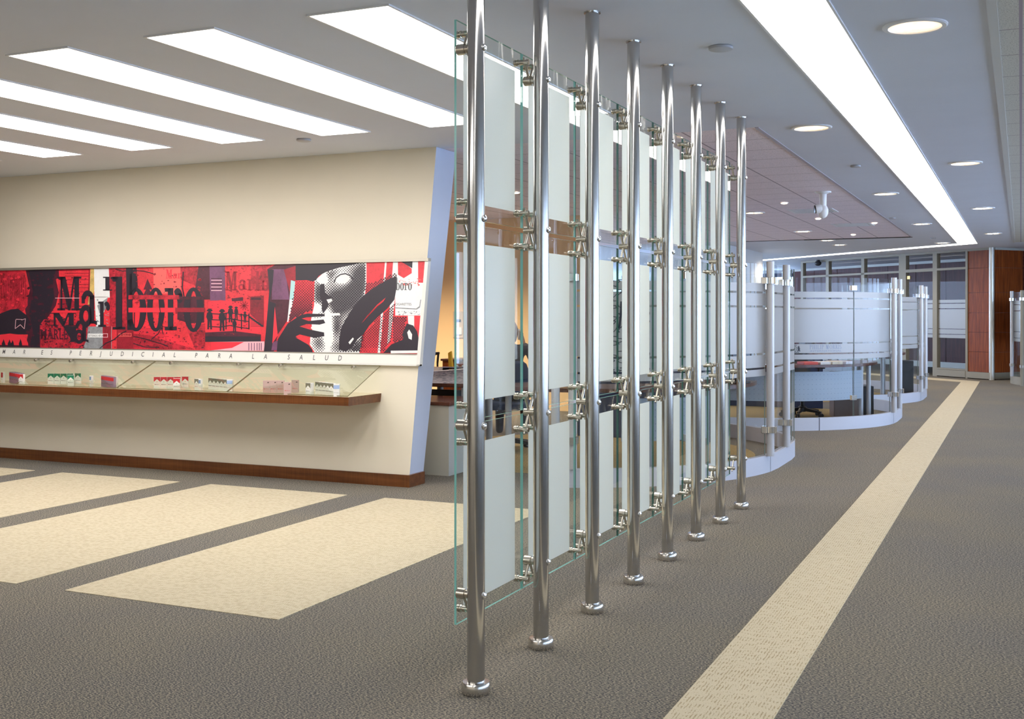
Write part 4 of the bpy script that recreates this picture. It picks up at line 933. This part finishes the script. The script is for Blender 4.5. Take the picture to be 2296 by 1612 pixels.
r = empty('straight_desk', (-5.7, 9.75, 0), 'dark wood desk with plans and tray, beside the end of the cream wall', 'desk')
MB().rbox(-.85, 1.02, -.37, .37, .725, .76, .02, DKWOOD).build('desktop', r)
for x in (-.7, .35, .9):
    for y in (-.27, .27):
        MB().cyl((x, y, 0), (x, y, .725), .032, POSTP, n=20).build('leg', r)
MB().box(-.7, .9, .18, .20, .3, .66, DARK).build('modesty_panel', r)
def office_chair(loc, rz, label, colm):
    r = empty('office_chair', loc, label, 'chair', rz, 'office chairs in the booths')
    m = MB()
    for k in range(5):
        a = 2 * PI * k / 5 + .3; c, s_ = math.cos(a), math.sin(a); M4 = Matrix.Rotation(a, 4, 'Z')
        vs = [(.03, -.025, .13), (.03, .025, .13), (.29, .014, .085), (.29, -.014, .085), (.03, -.025, .08), (.03, .025, .08), (.29, .014, .06), (.29, -.014, .06)]
        m.faces([M4 @ Vector(v) for v in vs], [(0, 1, 2, 3), (7, 6, 5, 4), (0, 3, 7, 4), (1, 5, 6, 2), (2, 6, 7, 3)], DARK)
    m.lathe([(.05, .07), (.055, .08), (.055, .14), (.03, .15)], DARK); base = m.build('star_base', r)
    for k in range(5):
        a = 2 * PI * k / 5 + .3; x, y = .285 * math.cos(a), .285 * math.sin(a); m = MB(); t = (-math.sin(a), math.cos(a), 0)
        for s_ in (-1, 1): m.lathe([(.018, -.009), (.03, -.007), (.03, .007), (.018, .009)], DARK, (x + t[0] * .016 * s_, y + t[1] * .016 * s_, .030), t, 16)
        m.cyl((x, y, .03), (x, y, .075), .008, NICKEL, n=8); m.build('castor', base)
    MB().cyl((0, 0, .12), (0, 0, .30), .028, DARK).cyl((0, 0, .30), (0, 0, .43), .016, CHROME).build('gas_lift', r)
    m = MB(); m.rbox(-.24, .24, -.24, .24, .43, .51, .09, colm, n=5); m.build('seat', r)
    m = MB(); m.rbox(-.03, .03, .20, .32, .40, .43, .01, DARK); m.cyl((0, .28, .41), (0, .30, .62), .016, DARK); m.build('back_bracket', r)
    m = MB(); vs = []; N = 9
    for k, (z, wdt, yy) in enumerate(((.56, .18, .255), (.60, .22, .262), (.72, .235, .285), (.84, .225, .30), (.91, .20, .305), (.94, .16, .305))):
        for i in range(N):
            u_ = -1 + 2 * i / (N - 1); vs.append((u_ * wdt, yy - .045 * u_ * u_, z))
        for i in range(N):
            u_ = -1 + 2 * i / (N - 1); vs.append((u_ * wdt, yy + .05 - .045 * u_ * u_, z))
    fs = []
    for k in range(5):
        a, b = k * 2 * N, (k + 1) * 2 * N
        for i in range(N - 1): fs += [(a + i + 1, a + i, b + i, b + i + 1), (a + N + i, a + N + i + 1, b + N + i + 1, b + N + i)]
        fs += [(a, a + N, b + N, b), (a + 2 * N - 1, a + N - 1, b + N - 1, b + 2 * N - 1)]
    for i in range(N - 1): fs += [(i, i + 1, N + i + 1, N + i), (10 * N + i + 1, 10 * N + i, 11 * N + i, 11 * N + i + 1)]
    m.faces(vs, fs, colm, True); m.build('backrest', r)
    for s_ in (-1, 1):
        m = MB(); m.cyl((s_ * .25, .05, .46), (s_ * .27, .05, .66), .012, DARK); m.rbox(s_ * .27 - .025, s_ * .27 + .025, -.1, .14, .66, .69, .012, DARK); m.build('armrest', r)
    return r
# seated caller: faces away from us (towards +Y), so the backrest is on the camera side
SEAT = Vector((-4.86, 10.62, 0))
office_chair(SEAT, math.radians(180 + 20), 'navy office chair carrying the seated person on the phone', NAVY)
office_chair((-2.75, 15.75, 0), math.radians(35), 'dark office chair in the lettered glass booth', DARK)
office_chair((-3.2, 20.1, 0), math.radians(140), 'dark office chair in the farthest round booth', DARK)

# ---------------------------------------------------------------- seated person
def skin(name, verts, edges, radii, root, m, parent, sub=2):
    me = bpy.data.meshes.new(name); me.from_pydata(verts, edges, []); o = bpy.data.objects.new(name, me); COL.objects.link(o)
    me.materials.append(m); md = o.modifiers.new('s', 'SKIN'); md.use_smooth_shade = True
    for i, r_ in enumerate(radii):
        sv = me.skin_vertices[0].data[i]; sv.radius = r_ if isinstance(r_, tuple) else (r_, r_); sv.use_root = (i == root)
    s_ = o.modifiers.new('u', 'SUBSURF'); s_.levels = sub; s_.render_levels = sub
    dg = bpy.context.evaluated_depsgraph_get(); dg.update(); nm = bpy.data.meshes.new_from_object(o.evaluated_get(dg)); bpy.data.objects.remove(o); bpy.data.meshes.remove(me)
    for p_ in nm.polygons: p_.use_smooth = True
    n_ = bpy.data.objects.new(name, nm); COL.objects.link(n_); n_.parent = parent
    if not nm.materials: nm.materials.append(m)
    return n_
SKIN = mat('skin', (.62, .36, .25), .5); HAIR = mat('brown_hair', rough=.5, build=b_wood((.10, .04, .018), (.24, .10, .04), (.38, .18, .08), (20, 20, 2)))
SUIT = mat('charcoal_jacket', (.05, .05, .065), .85); TROU = mat('dark_trousers', (.03, .03, .045), .85)
per = empty('person', SEAT, 'seated person with brown hair in a dark jacket holding a phone to the ear', 'person', math.radians(20))
# local frame: +y is forwards (away from the camera), x to the right
V = [(0, -.02, .56), (0, -.03, .68), (0, -.04, .84), (0, -.03, .98), (0, -.01, 1.07), (0, .015, 1.135),
     (-.20, -.02, 1.07), (-.25, .04, .80), (-.20, .26, .76), (.20, -.02, 1.07), (.30, .08, .86), (.150, .055, 1.115),
     (-.10, .02, .555), (-.13, .42, .55), (-.14, .45, .12), (.10, .02, .555), (.13, .42, .55), (.14, .45, .12)]
E_ = [(0, 1), (1, 2), (2, 3), (3, 4), (4, 5), (3, 6), (6, 7), (7, 8), (3, 9), (9, 10), (10, 11), (0, 12), (12, 13), (13, 14), (0, 15), (15, 16), (16, 17)]
RD_ = [(.16, .12), (.15, .115), (.165, .12), (.13, .10), (.065, .06), (.055, .055), .072, .052, .038, .072, .052, .032, .085, .062, .042, .085, .062, .042]
skin('body', V, E_, RD_, 0, SUIT, per)
# head with a face, ears
hd = MB(); hc = Vector((0, .035, 1.232)); n = 24; vs = []
for k in range(17):
    ph = PI * k / 16
    for i in range(n):
        a = 2 * PI * i / n; x, y, z = math.sin(ph) * math.cos(a), math.sin(ph) * math.sin(a), math.cos(ph)
        w_ = .076 * (1 - .22 * max(0, -z)); d_ = .095
        p = Vector((x * w_, y * d_ + (.012 * max(0, -z) if y > 0 else -.0), z * .118))
        if y > .8 and abs(x) < .28: p.y += .022 * math.exp(-((z + .12) / .16) ** 2) * (1 - abs(x) / .28)
        if y > .6 and abs(abs(x) - .38) < .16 and abs(z - .08) < .12: p.y -= .008
        vs.append(hc + p)
hd.faces(vs, [(k * n + i, (k + 1) * n + i, (k + 1) * n + (i + 1) % n, k * n + (i + 1) % n) for k in range(16) for i in range(n)], SKIN, True)
hd.cyl((0, .012, 1.08), (0, .02, 1.16), .052, SKIN, n=16)
for s_ in (-1, 1):
    hd.sphere(hc + Vector((s_ * .076, .0, -.005)), (.012, .02, .032), SKIN, 12)
    hd.sphere(hc + Vector((s_ * .030, .088, .012)), (.012, .008, .008), WHITEP, 10); hd.sphere(hc + Vector((s_ * .030, .094, .012)), (.005, .004, .005), DARK, 8)
hd.sphere(hc + Vector((0, .092, -.055)), (.022, .008, .006), mat('lips', (.45, .16, .14), .5), 12)
hd = hd.build('head', per)
hr = MB(); vs = []; fs = []
for k in range(13):
    ph = PI * .74 * k / 12
    for i in range(n):
        a = 2 * PI * i / n; x, y, z = math.sin(ph) * math.cos(a), math.sin(ph) * math.sin(a), math.cos(ph)
        if y > .25 and z < .45: x, y = x * .93, min(y, .25)  # hairline leaves the face free
        jig = 1 + .03 * math.sin(5 * a + k)
        vs.append(hc + Vector((x * .093 * jig, y * .113 * jig - .004, z * .134 + (0 if z > 0 else -.02 * -z))))
fs = [(k * n + i, (k + 1) * n + i, (k + 1) * n + (i + 1) % n, k * n + (i + 1) % n) for k in range(12) for i in range(n)]
hr.faces(vs, fs, HAIR, True); hr.build('hair', per)
# right hand at the ear: palm, four curled fingers, thumb
HC = Vector((.125, .06, 1.185))
Vh = [(.150, .056, 1.09), HC, HC + Vector((-.004, .01, .03))]; Eh = [(0, 1), (1, 2)]; Rh = [(.024, .026), (.018, .036), (.014, .036)]
def addc(pts, rad, root_i):
    prev = root_i
    for p_, r_ in zip(pts, rad): Vh.append(p_); Eh.append((prev, len(Vh) - 1)); Rh.append(r_); prev = len(Vh) - 1
for j, (dy_, l_) in enumerate(((-.030, .8), (-.010, .95), (.010, 1.0), (.030, .9))):
    b_ = HC + Vector((-.004, dy_ + .008, .036)); addc([b_, b_ + Vector((-.012, .0, .022 * l_)), b_ + Vector((-.034, -.002, .028 * l_)), b_ + Vector((-.046, -.004, .018 * l_))], [.0095, .0088, .008, .0068], 2)
addc([HC + Vector((-.006, .038, .0)), HC + Vector((-.022, .052, .018)), HC + Vector((-.038, .050, .030))], [.011, .0095, .008], 1)
skin('hand', [tuple(v) for v in Vh], Eh, Rh, 0, SKIN, per, 1)
ph = MB(); ph.rbox(-.008, .008, -.022, .022, -.055, .055, .006, WHITEP, Matrix.Rotation(math.radians(-8), 4, 'X')); o = ph.build('phone', None, per.matrix_world @ Vector((0, 0, 0)))
bpy.context.view_layer.update()
o.matrix_world = per.matrix_world @ Matrix.Translation((.099, .045, 1.205)); tag(o, 'white phone held against the seated person\'s ear', 'phone')

# ---------------------------------------------------------------- desk-side cabinet and desk clutter left of the posts
r = empty('pedestal_cabinet', (-5.2, 9.02, 0), 'light grey cabinet with dark wood top beside the end of the cream wall', 'cabinet')
MB().box(-.62, .65, -.34, .34, 0, .615, LIGHTG).build('body', r); MB().rbox(-.64, .67, -.36, .36, .615, .645, .01, DKWOOD).build('top', r)
def item(name, pos, label, cat, mbx, group=None, rz=0):
    o = mbx.build(name, None, pos); o.rotation_euler = (0, 0, rz); return tag(o, label, cat, group)
def dz(px, py, z=.76): return onz(px, py, z)
pb = dz(968, 858.5); item('waste_cup', (pb.x - .10, pb.y + .20, .76), 'cream round desk bin standing left of the rolled plans', 'desk bin', MB().lathe([(.06, 0), (.085, .01), (.10, .14), (.095, .14), (.075, .02), (.001, .02)], mat('cream_plastic', (.72, .6, .5), .4)))
bp_ = dz(1004, 858); M4 = Matrix.Identity(4)
m = MB(); m.box(-.16, .16, -.12, .12, 0, .004, NAVY); m.box(-.16, -.152, -.12, .12, 0, .13, NAVY); m.box(.152, .16, -.12, .12, 0, .13, NAVY); m.box(-.16, .16, .112, .12, 0, .13, NAVY); m.box(-.16, .16, -.12, -.112, .0, .02, NAVY); m.box(-.165, .165, -.03, .125, .13, .136, mat('slate_blue_card', (.12, .11, .2), .5))
item('document_tray', (bp_.x - .03, bp_.y + .26, .76), 'dark navy document tray behind the white plans', 'tray', m, None, .35)
PAP = mat('printed_paper', rough=.6, build=lambda nt, p: nt.links.new(ramp(nt, noise(nt, coords(nt, (6, 40, 40)), 4, 4), [(.5, (.75, .7, .75)), (.58, (.3, .32, .4))]), p.inputs['Base Color']))
m = MB(); vs = []; N = 12
for i in range(N + 1):
    a = -PI / 2 + PI * 1.15 * i / N; vs += [(-.17, .05 * math.cos(a) - .02, .055 + .055 * math.sin(a)), (.26, .05 * math.cos(a) - .02, .075 + .075 * math.sin(a))]
m.faces(vs, [(2 * i, 2 * i + 1, 2 * i + 3, 2 * i + 2) for i in range(N)] + [(2 * i + 2, 2 * i + 3, 2 * i + 1, 2 * i) for i in range(0)], PAP, True)
m.box(-.2, .28, -.09, .0, 0, .004, PAP); m.faces([(-.15, .1, .10), (.27, .1, .13), (.27, -.1, .002), (-.19, -.1, .002), (-.15, .1, .096), (.27, .1, .126), (.27, -.1, 0), (-.19, -.1, 0)], [(0, 3, 2, 1), (4, 5, 6, 7), (0, 1, 5, 4), (2, 3, 7, 6)], PAP)
item('rolled_plans', (bp_.x + .02, bp_.y - .02, .761), 'curled white printed plans lying on the dark desk', 'paper', m, None, .15)
r = empty('desk_lamp', (0, 0, .76), 'small black desk lamp against the apricot wall', 'lamp'); pl = dz(981, 848.5); r.location = (pl.x, pl.y, .76)
MB().lathe([(.001, 0), (.06, 0), (.06, .012), (.05, .018), (.001, .02)], DARK).build('base', r)
MB().cyl((0, 0, .015), (.0, 0, .16), .010, DARK).cyl((0, 0, .16), (.01, 0, .26), .011, DARK).build('arm', r); MB().cyl((.02, 0, .26), (-.04, 0, .25), .012, DARK, .018).build('lamp_head', r)
r = empty('wood_drawer_unit', (-6.25, 12.0, 0), 'small dark red wood cabinet against the apricot wall', 'cabinet')
MB().box(-.02, .35, -.2, .2, 0, .86, WOOD).build('body', r); MB().rbox(-.04, .37, -.22, .22, .86, .885, .008, DKWOOD).build('top', r); MB().sphere((.2, -.21, .78), .014, NICKEL, 10).build('knob', r)
pf = dz(1027, 853); m = MB()
for i in range(6): m.sphere((-.05 + .02 * i, .0 + .01 * (i % 2), .11 + .015 * (i % 3)), (.015, .015, .013), [mat('red_blossom', (.75, .03, .05), .5), mat('yellow_blossom', (.8, .6, .08), .5), mat('pale_blossom', (.6, .75, .8), .5)][i % 3], 8)
m.lathe([(.035, 0), (.05, .08), (.045, .09), (.001, .09)], mat('red_pot', (.7, .03, .05), .4)); item('flower_pot', (pf.x, pf.y, .76), 'small red flower pot on the desk, seen behind the glass edge', 'flower pot', m)
py = dz(1014, 853); m = MB(); m.faces([(-.02, -.02, 0), (.02, -.02, 0), (.02, .02, 0), (-.02, .02, 0), (-.04, -.015, .27), (-.01, -.015, .29), (-.01, .015, .29), (-.04, .015, .27)], [(3, 2, 1, 0), (4, 5, 6, 7), (0, 1, 5, 4), (1, 2, 6, 5), (2, 3, 7, 6), (3, 0, 4, 7)], mat('yellow_plastic', (.75, .45, .03), .4))
item('yellow_file_holder', (py.x, py.y, .76), 'upright yellow file holder on the desk beside the flower pot', 'file holder', m)
# wall phone / notices on the apricot wall
nt_ = ray(1030, 725); t_ = 15.2 / nt_.y; g = nt_ * t_; m = MB(); m.rbox(-.10, .10, -.025, 0, -.22, .18, .01, mat('beige_plastic', (.55, .45, .36), .5)); m.box(-.04, .04, -.032, -.024, .02, .06, DARK); m.rbox(-.06, .06, -.05, -.024, -.17, -.06, .01, WHITEP)
item('wall_intercom', (g.x, 15.2, CZ + g.z), 'beige wall unit on the apricot wall, behind the glass edge', 'intercom', m)
# things in the lettered booth
item('computer_tower', (onz(1936, 931, 0).x, onz(1936, 931, 0).y, 0), 'black computer tower on the floor of the lettered booth', 'computer', MB().rbox(-.1, .1, -.22, .22, 0, .42, .01, DARK), None, .3)
item('computer_tower', (onz(2032, 892, 0).x - .1, onz(2032, 892, 0).y + .3, 0), 'black computer tower on the floor of the farthest round booth', 'computer', MB().rbox(-.15, .15, -.22, .22, 0, .62, .01, DARK), None, .3)
item('reflection_column', (onz(1893, 934, 0).x, onz(1893, 934, 0).y, 0), 'brown-grey column standing in for a reflection under the desk of the lettered booth', 'reflection', MB().rbox(-.17, .17, -.2, .2, 0, .62, .01, mat('brown_laminate', (.22, .16, .14), .4)), None, .3)  # solid block drawn in place of a reflection, no cabinet stands here
for px, nm, c_, dx_ in ((1800, 'red and white', (.75, .12, .1), .10), (1833, 'white', (.8, .78, .76), .08), (1866, 'cream', (.7, .62, .45), .09), (1910, 'pale', (.75, .75, .8), .07)):
    a_ = math.atan2(onz(px, 816, .76).y - 16.05, onz(px, 816, .76).x + 3.38)
    item('paper_stack', (-3.38 + 1.42 * math.cos(a_), 16.05 + 1.42 * math.sin(a_), .76), nm + ' stack of papers on the desk in the lettered booth', 'papers', MB().rbox(-dx_, dx_, -.1, .1, 0, .035, .005, mat('paper_' + nm.split()[0], c_, .6)), 'papers on the booth desk', a_ + PI / 2)
item('box_file', (-4.0, 15.0, .76), 'brown box file at the left end of the lettered booth desk', 'box', MB().rbox(-.12, .12, -.1, .1, 0, .09, .005, mat('brown_laminate')))
g = onz(2028, 812, .76); item('paper_stack', (-1.98, 19.75, .76), 'white papers on the desk in the farthest round booth', 'papers', MB().rbox(-.1, .1, -.12, .12, 0, .05, .005, MATS['paper_white']))
a_ = math.radians(-28); 
r = empty('monitor', (-2.45, 10.6, .76), 'flat computer monitor on the desk in the booth nearest the steel posts', 'monitor', math.radians(70))
MB().rbox(-.1, .1, -.08, .08, 0, .015, .02, DARK).cyl((0, .02, .01), (0, .02, .2), .018, DARK).build('stand', r); MB().rbox(-.2, .2, -.03, .01, .1, .42, .01, DARK).build('screen', r)
item('partition_screen', (-3.9, 12.2, 0), 'navy desk partition behind the seated person', 'partition', MB().rbox(-.8, .8, -.02, .02, 0, .92, .01, NAVY))
item('partition_screen', (-3.6, 17.2, 0), 'navy desk partition inside the lettered booth', 'partition', MB().rbox(-.9, .9, -.02, .02, 0, .74, .01, NAVY))

# ================================================================= FAR OFFICE FRONT AT 45 DEGREES
CP = Vector((-.57, 26.17, 0)); D1 = Vector((-q, q, 0)); N1 = Vector((-q, -q, 0))
part = empty('office_partition', CP, 'far office front of beige frames, glass and red-brown wood panels', 'partition', math.radians(135))
# local x runs along the wall away from the corner, local y>0 faces into the office... frames are boxes in that frame
def fb(m, x0, x1, z0, z1, mt, y0=-.05, y1=.05): m.box(x0, x1, y0, y1, z0, z1, mt)
def fpart(name, boxes, mt, par=None, **k):
    m = MB()
    for b_ in boxes: fb(m, *b_, mt, **k)
    return m.build(name, par or part)
fpart('frame', [(.0, 6.85, 2.80, H), (.66, .72, 0, 2.8), (1.61, 1.75, 0, 2.8), (2.65, 2.9, 0, 2.8), (4.18, 4.30, 0, 2.8), (5.62, 5.74, 0, 2.8), (6.75, 6.85, 0, 2.8), (.72, 1.61, 2.41, 2.46), (1.75, 2.65, 2.40, 2.47), (2.9, 6.75, 2.40, 2.45), (.72, 1.61, .17, .20)], BEIGE)
fpart('bottom_rail', [(.0, .66, .02, .155), (.72, 1.61, .02, .165)], BEIGE, y0=-.06, y1=.06)
for i, (z0, z1) in enumerate(((.16, .594), (.60, 1.018), (1.024, 1.445), (1.451, 1.882), (1.888, 2.417), (2.423, 2.80))): fpart('wood_panel', [(.0, .66, z0, z1)], WOOD, y0=-.03, y1=.03)
for i, (a, b, z0, z1) in enumerate(((.72, 1.61, .20, 2.41), (.72, 1.61, 2.46, 2.8), (1.75, 2.65, 2.47, 2.8), (2.9, 4.18, .1, 2.40), (2.9, 4.18, 2.45, 2.8), (4.30, 5.62, .1, 2.40), (4.30, 5.62, 2.45, 2.8), (5.74, 6.75, .1, 2.40), (5.74, 6.75, 2.45, 2.8))):
    m = MB(); m.box(a, b, -.005, .005, z0, z1, BGLASS); g = m.build('glass_panel', part)
    if z0 < .3:
        m = MB()
        for q0, q1 in ((.88, .955), (.972, 1.075), (1.09, 1.53), (1.55, 1.65), (1.67, 1.74)): m.box(a + .005, b - .005, .0055, .007, q0, q1, FROSTB)
        m.build('frosted_film', g)
dr = part
m = MB(); m.box(1.755, 2.645, -.005, .005, .02, 2.39, BGLASS); g = m.build('door', dr); m = MB()
for q0, q1 in ((.88, .955), (.972, 1.075), (1.09, 1.53), (1.55, 1.65), (1.67, 1.74)): m.box(1.76, 2.64, .0055, .007, q0, q1, FROSTB)
m.build('frosted_film', g); m = MB(); m.rbox(2.53, 2.65, .006, .03, 2.24, 2.32, .005, mat('brass', (.55, .38, .14), .3, .8)); m.build('hinge', dr)
m = MB(); m.lathe([(.055, 0), (.055, H)], mat('silvery_corner_post', (.62, .63, .60), .25, .4), (0, 0, 0), n=28); cp = m.build('corner_post', part, (.0, .0, 0))
# return wall to the right of the corner
rt = empty('office_partition', CP, 'wood panelled wall receding right of the corner post', 'partition', math.radians(52))
for z0, z1 in ((.16, .594), (.60, 1.018), (1.024, 1.445), (1.451, 1.882), (1.888, 2.417), (2.423, 2.80)):
    m = MB(); m.box(.06, .95, -.03, .03, z0, z1, WOOD); m.build('wood_panel', rt); m = MB(); m.box(.96, 4.0, -.02, .02, z0, z1, DKWOOD); m.build('wood_panel', rt)
m = MB(); m.box(.05, 4, -.05, .05, 2.80, H, mat('silvery_corner_post')); m.build('top_rail', rt); m = MB(); m.box(.05, 4, -.045, .045, .02, .155, BEIGE); m.build('bottom_rail', rt)
# dark wood back wall inside that office
m = MB(); m.box(0, 9, 3.0, 3.1, 0, H, DKWOOD); WD = mat('dark_wood_cupboard', rough=.4, spec=.15, build=b_wood((.04, .012, .012), (.08, .022, .02), (.12, .035, .03)))
m = MB(); x = -1.0
o = None
bw = empty('cupboard_wall', CP, 'dark wood cupboard wall seen inside the far glass office', 'cupboard', math.radians(135))
for i in range(11):
    m = MB(); m.box(x + i * 1.15, x + i * 1.15 + 1.13, -3.1, -3.0, 0.15, 2.78, WD); m.build('door', bw)
m = MB(); m.box(x, x + 12.6, -3.12, -2.98, 0, .15, LIGHTG); m.build('plinth', bw); m = MB(); m.box(x, x + 12.6, -3.1, -3.0, 2.78, H, LIGHTG); m.build('header', bw)
r = empty('dome_camera', (0, 0, 0), 'small dark dome camera on the top rail of the far office front', 'security camera'); r.location = CP + D1 * 5.95 + Vector((-.1, -.1, 2.78))
MB().sphere((0, 0, -.02), (.09, .09, .07), DARK, 14).build('dome', r); MB().cyl((0, 0, -.02), (0, 0, .07), .05, DARK).build('mount', r)
